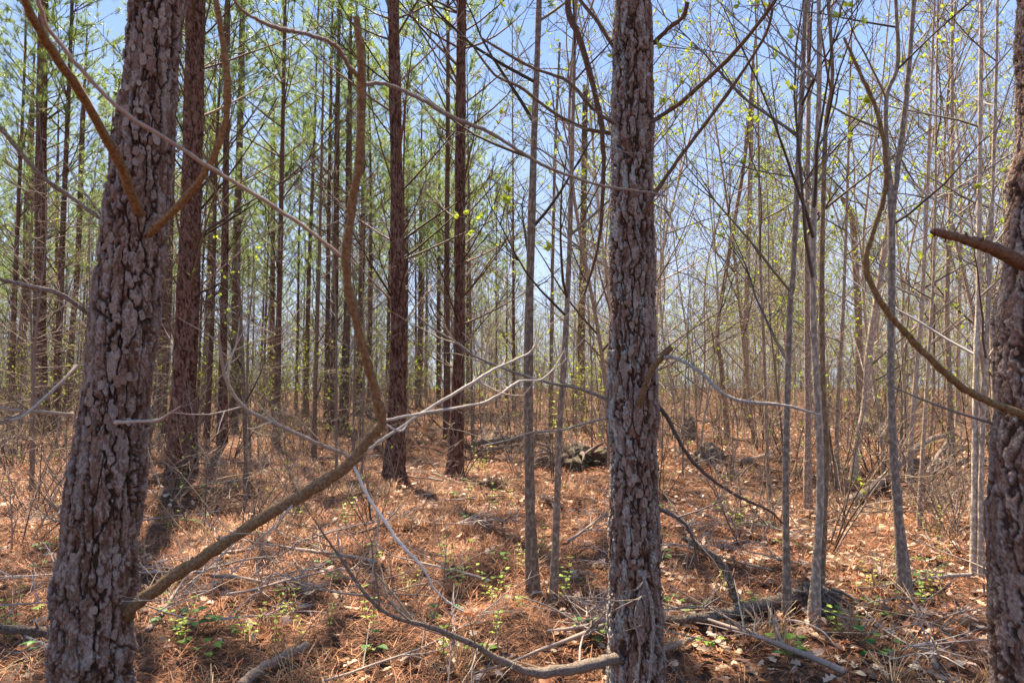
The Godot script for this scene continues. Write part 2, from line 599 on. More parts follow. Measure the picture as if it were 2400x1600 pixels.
func make_materials() -> void:
	var fine := noise_tex(3, 0.03, [[0.0, 0.5, 0.49, 0.48], [0.5, 0.85, 0.84, 0.82], [1.0, 1.0, 1.0, 1.0]])
	M.near_bark = surf(fine, Vector3(6, 3.2, 6), 0.95)
	bump(M.near_bark, noise_tex(4, 0.035, [[0.0, 0, 0, 0], [1.0, 1, 1, 1]], FastNoiseLite.TYPE_SIMPLEX, 5), 0.9)
	M.pine_bark = surf(noise_tex(11, 0.035, [[0.0, 0.055, 0.03, 0.02], [0.22, 0.13, 0.068, 0.046], [0.5, 0.21, 0.118, 0.082], [0.8, 0.29, 0.19, 0.145], [1.0, 0.35, 0.26, 0.21]], FastNoiseLite.TYPE_CELLULAR, 2), Vector3(2.2, 0.9, 2.2), 0.95)
	bump(M.pine_bark, noise_tex(11, 0.035, [[0.0, 0, 0, 0], [0.5, 0.8, 0.8, 0.8], [1.0, 1, 1, 1]], FastNoiseLite.TYPE_CELLULAR, 2), 1.6)
	M.hard_bark = surf(noise_tex(21, 0.02, [[0.0, 0.35, 0.34, 0.33], [0.4, 0.5, 0.49, 0.48], [0.6, 0.62, 0.62, 0.61], [0.68, 0.95, 0.96, 0.94], [1.0, 1.0, 1.0, 1.0]]), Vector3(3.0, 1.6, 3.0), 0.9)
	M.hard_bark.albedo_color = Color(0.74, 0.66, 0.57).linear_to_srgb()
	bump(M.hard_bark, noise_tex(22, 0.05, [[0.0, 0, 0, 0], [1.0, 1, 1, 1]]), 0.5)
	M.bark_chip = surf(fine, Vector3(0.12, 0.12, 0.12), 0.95)
	M.wood = surf(fine, Vector3(5, 5, 5), 0.85)
	M.limb_bark = surf(noise_tex(31, 0.02, [[0.0, 0.35, 0.3, 0.26], [0.45, 0.6, 0.55, 0.5], [0.6, 0.78, 0.77, 0.76], [1.0, 1.0, 1.0, 1.0]]), Vector3(6, 6, 6), 0.88)
	bump(M.limb_bark, noise_tex(32, 0.06, [[0.0, 0, 0, 0], [1.0, 1, 1, 1]], FastNoiseLite.TYPE_SIMPLEX, 5), 0.8)
	M.needle = surf(null, Vector3.ONE, 0.45)
	M.needle.metallic_specular = 0.5
	M.needle.backlight_enabled = true
	M.needle.backlight = Color(1.0, 1.0, 0.75)
	M.spring = surf(null, Vector3.ONE, 0.6)
	M.spring.backlight_enabled = true
	M.spring.backlight = Color(0.95, 0.95, 0.7)
	M.straw = surf(null, Vector3.ONE, 0.55)
	M.straw.backlight_enabled = true
	M.straw.backlight = Color(0.35, 0.3, 0.25)
	M.dead_leaf = surf(null, Vector3.ONE, 0.5)
	M.dead_leaf.backlight_enabled = true
	M.dead_leaf.backlight = Color(0.6, 0.5, 0.4)
	M.soil = surf(noise_tex(41, 0.02, [[0.0, 0.04, 0.022, 0.014], [0.4, 0.09, 0.045, 0.026], [0.6, 0.16, 0.078, 0.043], [0.8, 0.22, 0.115, 0.066], [1.0, 0.3, 0.18, 0.11]], FastNoiseLite.TYPE_SIMPLEX, 5), Vector3(1.3, 1.3, 1.3), 0.95, false)
	M.soil.uv1_world_triplanar = true
	bump(M.soil, noise_tex(42, 0.06, [[0.0, 0, 0, 0], [1.0, 1, 1, 1]], FastNoiseLite.TYPE_SIMPLEX, 5), 2.0)
	M.moss = surf(noise_tex(51, 0.03, [[0.0, 0.05, 0.038, 0.026], [0.45, 0.13, 0.095, 0.066], [0.66, 0.13, 0.13, 0.075], [1.0, 0.27, 0.23, 0.18]]), Vector3(2, 2, 2), 0.95, false)
	bump(M.moss, noise_tex(52, 0.05, [[0.0, 0, 0, 0], [1.0, 1, 1, 1]]), 2.5)
	M.rot = surf(noise_tex(61, 0.025, [[0.0, 0.05, 0.037, 0.026], [0.45, 0.14, 0.106, 0.078], [0.7, 0.25, 0.2, 0.155], [1.0, 0.38, 0.33, 0.28]]), Vector3(3, 3, 3), 0.95, false)
	bump(M.rot, noise_tex(62, 0.06, [[0.0, 0, 0, 0], [1.0, 1, 1, 1]]), 1.2)

# ---------------------------------------------------------------- ground
func make_ground() -> void:
	var g := Geo.new()
	var xs := PackedFloat32Array()
	var zs := PackedFloat32Array()
	var k := 150
	for i in range(-k, k + 1):
		xs.append(3.2 * sinh(4.6 * i / float(k)))
	var z := 6.0
	var stp := 0.06
	zs.append(60.0); zs.append(25.0); zs.append(12.0)
	while z > -220.0:
		zs.append(z)
		stp = 0.06 + 0.022 * absf(minf(z + 2.0, 0.0)) + (0.4 if z > 0.0 else 0.0)
		z -= stp
	for zz in zs:
		for x in xs:
			g.v.append(on_ground(x, zz))
	var w := xs.size()
	g.n.resize(g.v.size())
	g.c.resize(g.v.size())
	for j in zs.size():
		for i in w:
			var a := g.v[j * w + mini(i + 1, w - 1)] - g.v[j * w + maxi(i - 1, 0)]
			var b := g.v[maxi(j - 1, 0) * w + i] - g.v[mini(j + 1, zs.size() - 1) * w + i]
			g.n[j * w + i] = b.cross(a).normalized()
	for j in zs.size() - 1:
		for i in w - 1:
			var a := j * w + i
			g.ix.append(a); g.ix.append(a + w); g.ix.append(a + 1)
			g.ix.append(a + w); g.ix.append(a + w + 1); g.ix.append(a + 1)
	var o := part("ground", g, M.soil, self)
	tag(o, "forest floor of dark soil under needles and leaves", "", "", "structure")

func dead_leaf(g: Geo, at: Vector3, L: float, col: Color) -> void:
	# lobed, curled leaf: a strip of cross ribs with uneven width
	var az := rng.randf() * TAU
	var pitch := rng.randf_range(-0.35, 0.5)
	var dir := Vector3(cos(az) * cos(pitch), sin(pitch), sin(az) * cos(pitch))
	var s := rand_dir(dir.cross(Vector3.UP).normalized(), rng.randf_range(0.0, 0.5))
	s = (s - dir * s.dot(dir)).normalized()
	var u := s.cross(dir).normalized()
	var curl := rng.randf_range(-0.5, 0.8)
	var arch := rng.randf_range(-0.6, 0.8)
	var wd := [0.04, 0.22, 0.12, 0.32, 0.18, 0.26, 0.03]
	var k := wd.size()
	var pm := []
	var pl := []
	var pr := []
	for i in k:
		var t := float(i) / (k - 1)
		var c := at + dir * L * (t - 0.5) + u * L * arch * (0.25 - (t - 0.5) * (t - 0.5))
		var w: float = wd[i] * L * rng.randf_range(0.85, 1.15)
		pm.append(c)
		pl.append(c - s * w + u * w * curl)
		pr.append(c + s * w + u * w * curl * rng.randf_range(0.4, 1.4))
	for i in k - 1:
		g.tri(pl[i], pl[i + 1], pm[i], col); g.tri(pm[i], pl[i + 1], pm[i + 1], col)
		g.tri(pm[i], pm[i + 1], pr[i], col); g.tri(pr[i], pm[i + 1], pr[i + 1], col)

func spot(near: float, far: float, power: float) -> Vector2:
	# a place on the floor, x and distance, spread over the ground in and just beside the view
	var d := near + (far - near) * pow(rng.randf(), power)
	return Vector2(rng.randf_range(-0.9, 0.9) * (d + 0.6), d)

func leafy(x: float, d: float) -> float:
	return smoothstep(-0.2, 0.45, x / d + 0.35 * lie.get_noise_2d(x * 16.0, d * 16.0))

func strand(g: Geo, at: Vector3, L: float, w: float, steep: float, col: Color, short := false) -> void:
	var az := rng.randf() * TAU
	var dir := Vector3(cos(az) * cos(steep), sin(steep), sin(az) * cos(steep))
	var s := dir.cross(Vector3.UP).normalized() * w
	var tip := at + dir * L + Vector3.DOWN * rng.randf_range(-0.01, 0.03)
	if short:
		g.tri(at - s, tip, at + s, col)
		return
	var mid := at + dir * L * 0.5 + Vector3.UP * 0.014
	g.tri(at - s, mid - s, at + s, col)
	g.tri(at + s, mid - s, mid + s, col)
	g.tri(mid - s, tip, mid + s, col)

func straw_colour(x: float, d: float) -> Color:
	var k := rng.randf() + 0.28 * lie.get_noise_2d(x * 45.0 + 80.0, d * 45.0)
	var col := Color(0.32, 0.112, 0.04).lerp(Color(0.58, 0.30, 0.15), k) if k < 0.64 else Color(0.12, 0.048, 0.024)
	return tint(col, 0.25)

func make_litter() -> void:
	rng.seed = 77
	var g := Geo.new()
	for zone_ in [[1.8, 7.5, 0.62, 62000, 0.0016, 1.0], [7.0, 16.0, 0.8, 60000, 0.0026, 1.1], [15.0, 42.0, 0.9, 42000, 0.007, 1.6]]:
		for i in zone_[3]:
			var q := spot(zone_[0], zone_[1], zone_[2])
			if rng.randf() < 0.5 * leafy(q.x, q.y):
				continue
			var clump := maxf(0.0, lie.get_noise_2d(q.x * 60.0, q.y * 60.0))
			var y := h(q.x, -q.y) + rng.randf_range(0.0, 0.02 + 0.11 * clump)
			var steep := rng.randf_range(-0.12, 0.35 + 0.5 * clump)
			if rng.randf() < 0.08:
				steep = rng.randf_range(0.4, 1.2)
			strand(g, Vector3(q.x, y, -q.y), rng.randf_range(0.1, 0.2) * zone_[5], zone_[4] * rng.randf_range(0.7, 1.2), steep, straw_colour(q.x, q.y), zone_[1] > 20.0)
	var o := part("pine_straw", g, M.straw, self)
	tag(o, "rust brown pine needles strewn thick over the forest floor", "", "", "stuff")
	g = Geo.new()
	for zone_ in [[1.8, 8.0, 0.65, 7600, 1.0], [7.5, 18.0, 0.85, 9000, 1.15], [17.0, 42.0, 0.9, 6000, 1.7]]:
		for i in zone_[3]:
			var q := spot(zone_[0], zone_[1], zone_[2])
			if rng.randf() > 0.22 + 0.9 * leafy(q.x, q.y):
				continue
			var k := rng.randf()
			var col := Color(0.46, 0.30, 0.19).lerp(Color(0.58, 0.44, 0.32), rng.randf()) if k < 0.58 else (Color(0.38, 0.17, 0.085) if k < 0.86 else Color(0.19, 0.12, 0.085))
			dead_leaf(g, Vector3(q.x, h(q.x, -q.y) + rng.randf_range(0.012, 0.05), -q.y), rng.randf_range(0.042, 0.098) * zone_[4], tint(col, 0.2))
	o = part("fallen_leaves", g, M.dead_leaf, self)
	tag(o, "curled tan dead leaves lying thickest under the bare hardwoods", "", "", "stuff")
	g = Geo.new()
	for i in 1300:
		var q := spot(2.2, 22.0, 0.8)
		if lie.get_noise_2d(q.x * 14.0 + 9.0, q.y * 14.0) < -0.12:
			continue
		var size := rng.randf_range(0.5, 1.1)
		var col0 := Color(0.42, 0.23, 0.11) if rng.randf() < 0.7 else Color(0.5, 0.36, 0.2)
		for j in 34:
			var a := rng.randf() * TAU
			var d := rng.randf() * 0.06
			var lean := rng.randf_range(0.2, 1.15)
			var dir := Vector3(cos(a) * sin(lean), cos(lean), sin(a) * sin(lean))
			var L := rng.randf_range(0.12, 0.3) * size
			var at := on_ground(q.x + cos(a) * d, -q.y + sin(a) * d)
			var w := dir.cross(Vector3.UP).normalized() * (0.0013 + 0.0001 * q.y)
			var p1 := at + dir * L * 0.5
			var p2 := at + dir * L * 0.85 + Vector3.DOWN * L * 0.12
			var p3 := p2 + Vector3(dir.x, -0.7, dir.z) * L * 0.3
			var col := tint(col0, 0.25)
			g.tri(at - w, p1 - w, at + w, col); g.tri(at + w, p1 - w, p1 + w, col)
			g.tri(p1 - w, p2 - w, p1 + w, col); g.tri(p1 + w, p2 - w, p2 + w, col)
			g.tri(p2 - w, p3, p2 + w, col)
	o = part("dry_grass", g, M.straw, self)
	tag(o, "dry straw coloured grass tufts poking through the needles", "", "", "stuff")

# ---------------------------------------------------------------- the near pines and their limbs
func pine_from(a: Array, base: Vector3, height: float, label: String, y_fine: float, cols: int, step: float, relief: float, seed_: int, lichen: float, start: float, crown: float, scale := 1.0, gap := 0.42, tone := Color.WHITE, needles := 12, nw := 0.004) -> Node3D:
	var o := thing("pine_tree", label, "pine tree", base)
	var q := trunk_path(a, base, height, 0.02)
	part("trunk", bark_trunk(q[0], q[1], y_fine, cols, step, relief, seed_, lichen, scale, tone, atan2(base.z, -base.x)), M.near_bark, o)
	rng.seed = seed_ * 31
	var gw := Geo.new(); var gn := Geo.new()
	pine_boughs(gw, gn, q[0], q[1], start, crown, height, 1.0, needles, gap, nw)
	part("crown", gw, M.wood, o)
	part("needle_foliage", gn, M.needle, o)
	return o

const OCHRE := Color(0.42, 0.26, 0.13)
const LIMB := Color(0.27, 0.175, 0.115)
const ASH := Color(0.52, 0.455, 0.39)

func bark_scales(tree: Node3D, a: Array, base: Vector3, count: int, seed_: int) -> void:
	# loose scales lifting from the trunk, each a thin chip of its own
	rng.seed = seed_
	var d := -base.z
	var q := trunk_path(a, base, 4.0, 0.02)
	var kinds := []
	for k in 6:
		var g := Geo.new()
		var n := 8
		var rim := []
		for i in n:
			var an := TAU * (i + 0.5) / n
			var cx := signf(cos(an)) * pow(absf(cos(an)), 0.55)
			var cy := signf(sin(an)) * pow(absf(sin(an)), 0.55)
			rim.append(Vector3(cx * rng.randf_range(0.75, 1.0), cy * rng.randf_range(0.75, 1.05), rng.randf_range(-0.06, 0.06)))
		var col := [Color(0.31, 0.235, 0.195), Color(0.27, 0.185, 0.14), Color(0.245, 0.15, 0.108), Color(0.34, 0.275, 0.235), Color(0.215, 0.115, 0.08), Color(0.29, 0.21, 0.168)][k] as Color
		for i in n:
			var p: Vector3 = rim[i]
			var r: Vector3 = rim[(i + 1) % n]
			g.tri(Vector3(0, 0, 0.03), r, p, col)
			var back := Vector3(0, 0, -0.3)
			g.tri(p, r, p * 0.94 + back, col)
			g.tri(r, r * 0.94 + back, p * 0.94 + back, col)
		kinds.append(g.mesh(M.bark_chip))
	for i in count:
		var t := rng.randf_range(0.02, 0.97)
		var y := lerpf(0.1, 2.75, t)
		var tt := at_height(q[0], y)
		var c := along(q[0], tt)
		var rad: float = q[1][int(tt * (q[1].size() - 1))]
		var an := rng.randf_range(0.0, TAU)
		if rng.randf() < 0.7:
			an = -PI / 2 + rng.randf_range(-1.6, 1.6) + atan2(base.x, d)
		var out := Vector3(cos(an), 0, -sin(an))
		var o := MeshInstance3D.new()
		o.name = "bark_scale"
		o.mesh = kinds[i % 6]
		tree.add_child(o, true)
		var s := rng.randf_range(0.006, 0.014)
		var bs := Basis(Vector3.UP.cross(out), Vector3.UP, out) * Basis(Vector3.RIGHT, rng.randf_range(-0.18, 0.1)) * Basis(Vector3.FORWARD, rng.randf_range(-0.25, 0.25))
		o.transform = Transform3D(bs.scaled_local(Vector3(s, s * rng.randf_range(0.9, 1.9), 0.01)), c + out * (rad + 0.004))

func make_near_pines() -> void:
	# --- the leaning pine
	var a1 := [[207, 1850, 215], [211, 1700, 200], [215, 1571, 191], [227, 1327, 179], [268, 970, 166], [321, 490, 143], [370, 0, 132], [392, -220, 126]]
	var b1 := on_ground(pt(205, 1860, 2.3).x, -2.3)
	for e in a1: e[2] *= 0.88
	var n1 := pine_from(a1, b1, 15.0, "thick leaning pine close by with plated bark and ochre limbs", 3.25, 160, 0.0054, 0.0155, 5, 0.0, 4.6, 7.5)
	bark_scales(n1, a1, b1, 280, 501)
	limb(n1, [[330, 512, 30, 2.28], [322, 490, 28, 2.2], [275, 372, 27, 2.0], [204, 245, 24, 1.75], [117, 112, 23, 1.5], [56, 0, 22, 1.35], [20, -90, 20, 1.25]], OCHRE, 0, 0, 0, M.limb_bark)
	limb(n1, [[340, 556, 22, 2.29], [362, 536, 20, 2.2], [444, 454, 19, 2.08], [490, 383, 18, 2.0], [525, 296, 18, 1.95], [533, 204, 17, 1.9], [520, 92, 16, 1.85], [505, 0, 16, 1.8], [480, -120, 14, 1.75]], OCHRE, 0, 0, 0, M.limb_bark)
	limb(n1, [[262, 525, 13, 2.3], [240, 515, 12, 2.28], [160, 458, 11, 2.2], [92, 408, 11, 2.1], [0, 301, 10, 1.95], [-60, 230, 9, 1.85]], ASH, 3, 0.1, 0.3, M.limb_bark)
	limb(n1, [[225, 745, 14, 2.3], [205, 735, 12, 2.28], [140, 690, 12, 2.2], [60, 668, 11, 2.15], [0, 655, 10, 2.1], [-70, 630, 9, 2.0]], Color(0.4, 0.33, 0.29), 4, 0.1, 0.3, M.limb_bark)
	limb(n1, [[140, 1487, 24, 2.3], [80, 1480, 22, 2.25], [0, 1474, 20, 2.15], [-80, 1468, 18, 2.05]], Color(0.30, 0.25, 0.22), 0, 0, 0, M.limb_bark)
	limb(n1, [[170, 972, 8, 2.35], [100, 965, 8, 2.3], [40, 962, 7, 2.25], [-30, 950, 6, 2.2]], DEAD_TWIG * 1.6, 3, 0.08, 0.25)
	limb(n1, [[180, 858, 7, 2.4], [130, 908, 8, 2.3], [60, 970, 8, 2.2], [20, 985, 6, 2.15]], DEAD_TWIG * 1.8, 3, 0.08, 0.2)
	limb(n1, [[272, 990, 8, 2.18], [330, 987, 8, 2.1], [372, 984, 9, 2.05], [392, 972, 7, 2.0], [425, 950, 5, 1.95]], DEAD_TWIG * 1.6, 1, 0.05, 0.1)
	# the long crooked limb: low along the floor, then up past the lens
	var big := limb(n1, [[285, 1438, 34, 2.3], [311, 1420, 32, 2.27], [403, 1351, 31, 2.2], [510, 1285, 31, 2.12], [638, 1198, 31, 2.05], [765, 1127, 30, 2.0], [831, 1075, 28, 1.96], [861, 1030, 25, 1.94], [894, 991, 25, 1.92], [884, 938, 23, 1.87], [866, 871, 23, 1.8], [851, 815, 22, 1.74], [825, 714, 22, 1.66], [810, 612, 23, 1.58], [825, 485, 22, 1.5], [843, 357, 22, 1.42], [846, 204, 23, 1.35], [843, 102, 21, 1.3], [833, 38, 18, 1.28]], Color(0.40, 0.27, 0.15), 0, 0, 0, M.limb_bark, 10, "limb", "long crooked ochre limb with a broken tip")
	for tw in [
		[[[808, 606, 11, 1.58], [800, 602, 11, 1.57], [704, 526, 11, 1.5], [577, 444, 12, 1.4], [485, 388, 12, 1.33], [408, 337, 12, 1.28], [275, 250, 13, 1.2], [127, 87, 13, 1.1], [87, 0, 13, 1.05], [60, -80, 12, 1.02]], Color(0.40, 0.30, 0.24), 0],
		[[[840, 180, 13, 1.34], [817, 153, 14, 1.3], [791, 112, 13, 1.26], [760, 93, 12, 1.22], [705, 77, 12, 1.18], [664, 69, 15, 1.14], [606, 48, 11, 1.1], [560, 15, 9, 1.07], [530, -40, 8, 1.05]], Color(0.26, 0.17, 0.14), 0],
		[[[846, 200, 14, 1.35], [855, 199, 13, 1.35], [887, 195, 12, 1.36], [925, 204, 12, 1.37], [999, 239, 12, 1.4], [1046, 268, 13, 1.42], [1100, 290, 12, 1.45], [1151, 312, 11, 1.48], [1212, 351, 10, 1.51], [1260, 380, 10, 1.54], [1323, 408, 9, 1.58], [1419, 437, 9, 1.64], [1515, 450, 8, 1.7], [1562, 459, 5, 1.74]], Color(0.27, 0.21, 0.18), 0],
		[[[894, 991, 11, 1.92], [910, 984, 9, 1.95], [999, 966, 9, 2.02], [1086, 953, 8, 2.1], [1147, 938, 8, 2.15], [1208, 899, 8, 2.22], [1223, 892, 7, 2.24], [1269, 889, 6, 2.3], [1300, 860, 4, 2.35], [1322, 822, 3, 2.4]], ASH, 3],
		[[[858, 1056, 10, 1.95], [927, 1009, 9, 2.0], [1004, 958, 9, 2.05], [1086, 910, 9, 2.1], [1157, 866, 8, 2.16], [1234, 831, 7, 2.22], [1254, 805, 5, 2.25], [1268, 740, 3, 2.3]], ASH, 4],
		[[[896, 995, 8, 1.92], [905, 996, 7, 1.93], [933, 1009, 8, 1.96], [948, 1004, 5, 1.98], [955, 990, 4, 1.99]], ASH * 1.15, 0],
		[[[828, 1080, 9, 1.96], [800, 1060, 11, 1.95], [735, 1035, 11, 1.92], [638, 989, 10, 1.88], [571, 953, 10, 1.84], [530, 892, 10, 1.8], [515, 820, 8, 1.76], [513, 780, 5, 1.74]], Color(0.37, 0.30, 0.235), 9],
		[[[829, 1090, 9, 1.96], [861, 1162, 9, 1.94], [907, 1229, 9, 1.92], [938, 1274, 10, 1.9], [978, 1315, 9, 1.89], [1004, 1351, 7, 1.9], [1019, 1382, 6, 1.92], [1060, 1418, 5, 1.95], [1086, 1433, 4, 1.98]], Color(0.70, 0.64, 0.57), 5],
		[[[560, 1262, 5, 2.1], [520, 1300, 5, 2.08], [470, 1345, 4, 2.06], [420, 1400, 4, 2.05], [350, 1446, 3, 2.05]], ASH, 3],
		[[[700, 1165, 6, 2.03], [640, 1235, 6, 2.0], [600, 1270, 5, 2.0], [555, 1335, 5, 2.0], [540, 1332, 4, 2.0]], ASH, 5]]:
		var g := Geo.new()
		for e in tw[0]:
			e[2] *= 0.8
		var q := px_path(tw[0], 6, 0.3, n1.position)
		g.tube(q[0], q[1], 6, tw[1], 0.08, 3)
		side_twigs(g, q[0], q[1], tw[2], 0.06, 0.22, DEAD_TWIG * 1.7)
		part("twig", g, M.wood, big)

	# --- the scaly pine right of the middle
	var a2 := [[1492, 1700, 132], [1490, 1582, 127], [1488, 1327, 124], [1484, 970, 116], [1481, 510, 104], [1485, 0, 95], [1486, -200, 92]]
	var b2 := on_ground(pt(1492, 1680, 3.0).x, -3.0)
	for e in a2: e[2] *= 0.93
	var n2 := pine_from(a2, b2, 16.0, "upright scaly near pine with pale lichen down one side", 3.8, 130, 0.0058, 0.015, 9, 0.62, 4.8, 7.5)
	bark_scales(n2, a2, b2, 220, 502)
	for e in [
		[[[1520, 108, 14, 3.0], [1534, 99, 12, 2.98], [1572, 62, 12, 2.9], [1600, 41, 11, 2.85], [1612, 5, 13, 2.8]], LIMB, 2],
		[[[1522, 292, 13, 3.0], [1534, 282, 12, 2.98], [1600, 236, 11, 2.85], [1722, 122, 11, 2.65], [1819, 0, 10, 2.5], [1850, -60, 9, 2.45]], LIMB, 5],
		[[[1490, 535, 13, 2.99], [1520, 480, 12, 2.88], [1537, 450, 11, 2.86], [1600, 360, 10, 2.8], [1705, 220, 9, 2.7], [1790, 90, 8, 2.6], [1812, 20, 7, 2.55]], LIMB, 6],
		[[[1470, 130, 10, 3.0], [1445, 120, 10, 3.0], [1400, 50, 9, 3.02], [1360, 0, 9, 3.05], [1330, -50, 8, 3.1]], LIMB, 4],
		[[[1470, 303, 10, 2.95], [1450, 295, 10, 2.95], [1390, 255, 9, 3.0], [1330, 190, 9, 3.05], [1240, 155, 8, 3.1], [1130, 90, 6, 3.2]], LIMB, 7],
		[[[1450, 318, 12, 3.0], [1430, 312, 11, 3.0], [1370, 300, 10, 3.02], [1300, 265, 9, 3.05], [1220, 205, 8, 3.1], [1160, 175, 7, 3.15], [1110, 110, 5, 3.2]], LIMB, 8],
		[[[1486, -320, 30, 3.0], [1440, -300, 26, 3.0], [1370, -160, 22, 2.9], [1331, 0, 18, 2.8], [1365, 110, 17, 2.8], [1405, 260, 15, 2.8], [1412, 330, 13, 2.8], [1415, 400, 12, 2.8], [1405, 560, 9, 2.8], [1370, 690, 5, 2.8]], Color(0.24, 0.14, 0.09), 8],
		[[[1492, 975, 18, 2.99], [1502, 935, 17, 2.86], [1525, 870, 16, 2.8], [1552, 838, 16, 2.76], [1572, 815, 15, 2.72]], Color(0.34, 0.225, 0.13), 0],
		[[[1562, 838, 8, 2.74], [1580, 838, 9, 2.7], [1640, 870, 9, 2.66], [1690, 918, 9, 2.62], [1740, 940, 9, 2.6], [1830, 948, 8, 2.55], [1880, 960, 7, 2.52], [1928, 975, 4, 2.5]], Color(0.6, 0.57, 0.53), 2],
		[[[1440, 945, 9, 3.0], [1420, 935, 9, 3.0], [1361, 912, 8, 2.98], [1269, 892, 8, 2.95], [1188, 866, 7, 2.92], [1116, 836, 7, 2.9], [1065, 800, 6, 2.88], [1012, 768, 5, 2.86], [980, 742, 4, 2.85]], Color(0.44, 0.39, 0.35), 6],
		[[[1440, 976, 6, 3.0], [1427, 979, 6, 2.98], [1356, 996, 5, 2.9], [1310, 1009, 5, 2.85], [1244, 1014, 5, 2.8], [1188, 1032, 4, 2.75], [1126, 1045, 3, 2.7]], ASH, 4],
		[[[1535, 935, 12, 3.0], [1545, 953, 11, 3.0], [1566, 981, 11, 3.0], [1604, 1054, 10, 3.0], [1646, 1103, 9, 3.02], [1696, 1142, 8, 3.05], [1748, 1172, 7, 3.1], [1801, 1195, 5, 3.15], [1836, 1226, 4, 3.2]], Color(0.2, 0.16, 0.13), 6],
		[[[1535, 1190, 10, 3.0], [1552, 1196, 10, 3.0], [1600, 1222, 9, 3.0], [1625, 1262, 7, 3.0], [1632, 1320, 5, 3.0]], Color(0.27, 0.23, 0.2), 5],
		[[[1460, 1540, 30, 2.95], [1438, 1545, 29, 2.9], [1361, 1562, 28, 2.75], [1259, 1576, 25, 2.6], [1188, 1556, 20, 2.5], [1126, 1519, 16, 2.42], [1086, 1499, 14, 2.38], [1004, 1468, 12, 2.3], [912, 1440, 11, 2.22], [851, 1386, 9, 2.16], [800, 1310, 7, 2.1], [765, 1262, 5, 2.08], [735, 1215, 3, 2.05]], Color(0.34, 0.28, 0.235), 30],
		[[[1500, 1340, 8, 2.85], [1511, 1358, 8, 2.8], [1524, 1397, 8, 2.78], [1532, 1463, 8, 2.76], [1528, 1530, 8, 2.74], [1520, 1610, 8, 2.72]], ASH, 5],
		[[[1520, 1395, 5, 2.79], [1500, 1402, 5, 2.76], [1488, 1450, 4, 2.74], [1500, 1520, 4, 2.74], [1494, 1600, 4, 2.74]], ASH, 3]]:
		limb(n2, e[0], e[1], e[2], 0.1, 0.42, M.limb_bark)

	# --- the pine at the edge of the frame
	var a3 := [[2440, 1900, 235], [2428, 1600, 210], [2424, 1200, 204], [2428, 800, 186], [2440, 510, 172], [2462, 300, 168], [2466, 0, 166], [2470, -250, 160]]
	for e in a3:
		e[0] += 14.0
		e[2] *= 0.93
	var b3 := on_ground(pt(2440, 1900, 1.9).x, -1.9)
	var n3 := pine_from(a3, b3, 14.0, "near pine cut off by the frame edge with a broken stub", 3.0, 126, 0.0058, 0.012, 14, 0.1, 4.4, 7.0)
	bark_scales(n3, a3, b3, 160, 503)
	limb(n3, [[2440, 640, 40, 1.9], [2386, 612, 36, 1.84], [2314, 577, 30, 1.76], [2263, 561, 25, 1.7], [2222, 550, 22, 1.66], [2187, 541, 17, 1.62]], Color(0.3, 0.17, 0.1), 0, 0, 0, M.limb_bark, 9, "limb", "short stub broken off to a splintered tip")
	limb(n3, [[2450, 1000, 22, 1.82], [2400, 973, 22, 1.74], [2335, 948, 20, 1.66], [2263, 912, 19, 1.6], [2202, 861, 18, 1.55], [2151, 810, 17, 1.52], [2110, 765, 17, 1.5], [2069, 714, 16, 1.47], [2034, 643, 15, 1.44], [2034, 587, 14, 1.42], [2059, 510, 14, 1.4], [2077, 434, 13, 1.38], [2074, 347, 12, 1.36], [2054, 255, 11, 1.34], [2018, 173, 10, 1.32], [1978, 87, 7, 1.3]], Color(0.34, 0.24, 0.12), 0, 0, 0, M.limb_bark)
	limb(n3, [[2360, 1000, 7, 1.95], [2320, 990, 7, 1.95], [2240, 965, 6, 1.95], [2160, 935, 5, 1.95], [2080, 900, 3, 1.95]], Color(0.2, 0.18, 0.17), 0, 0, 0)

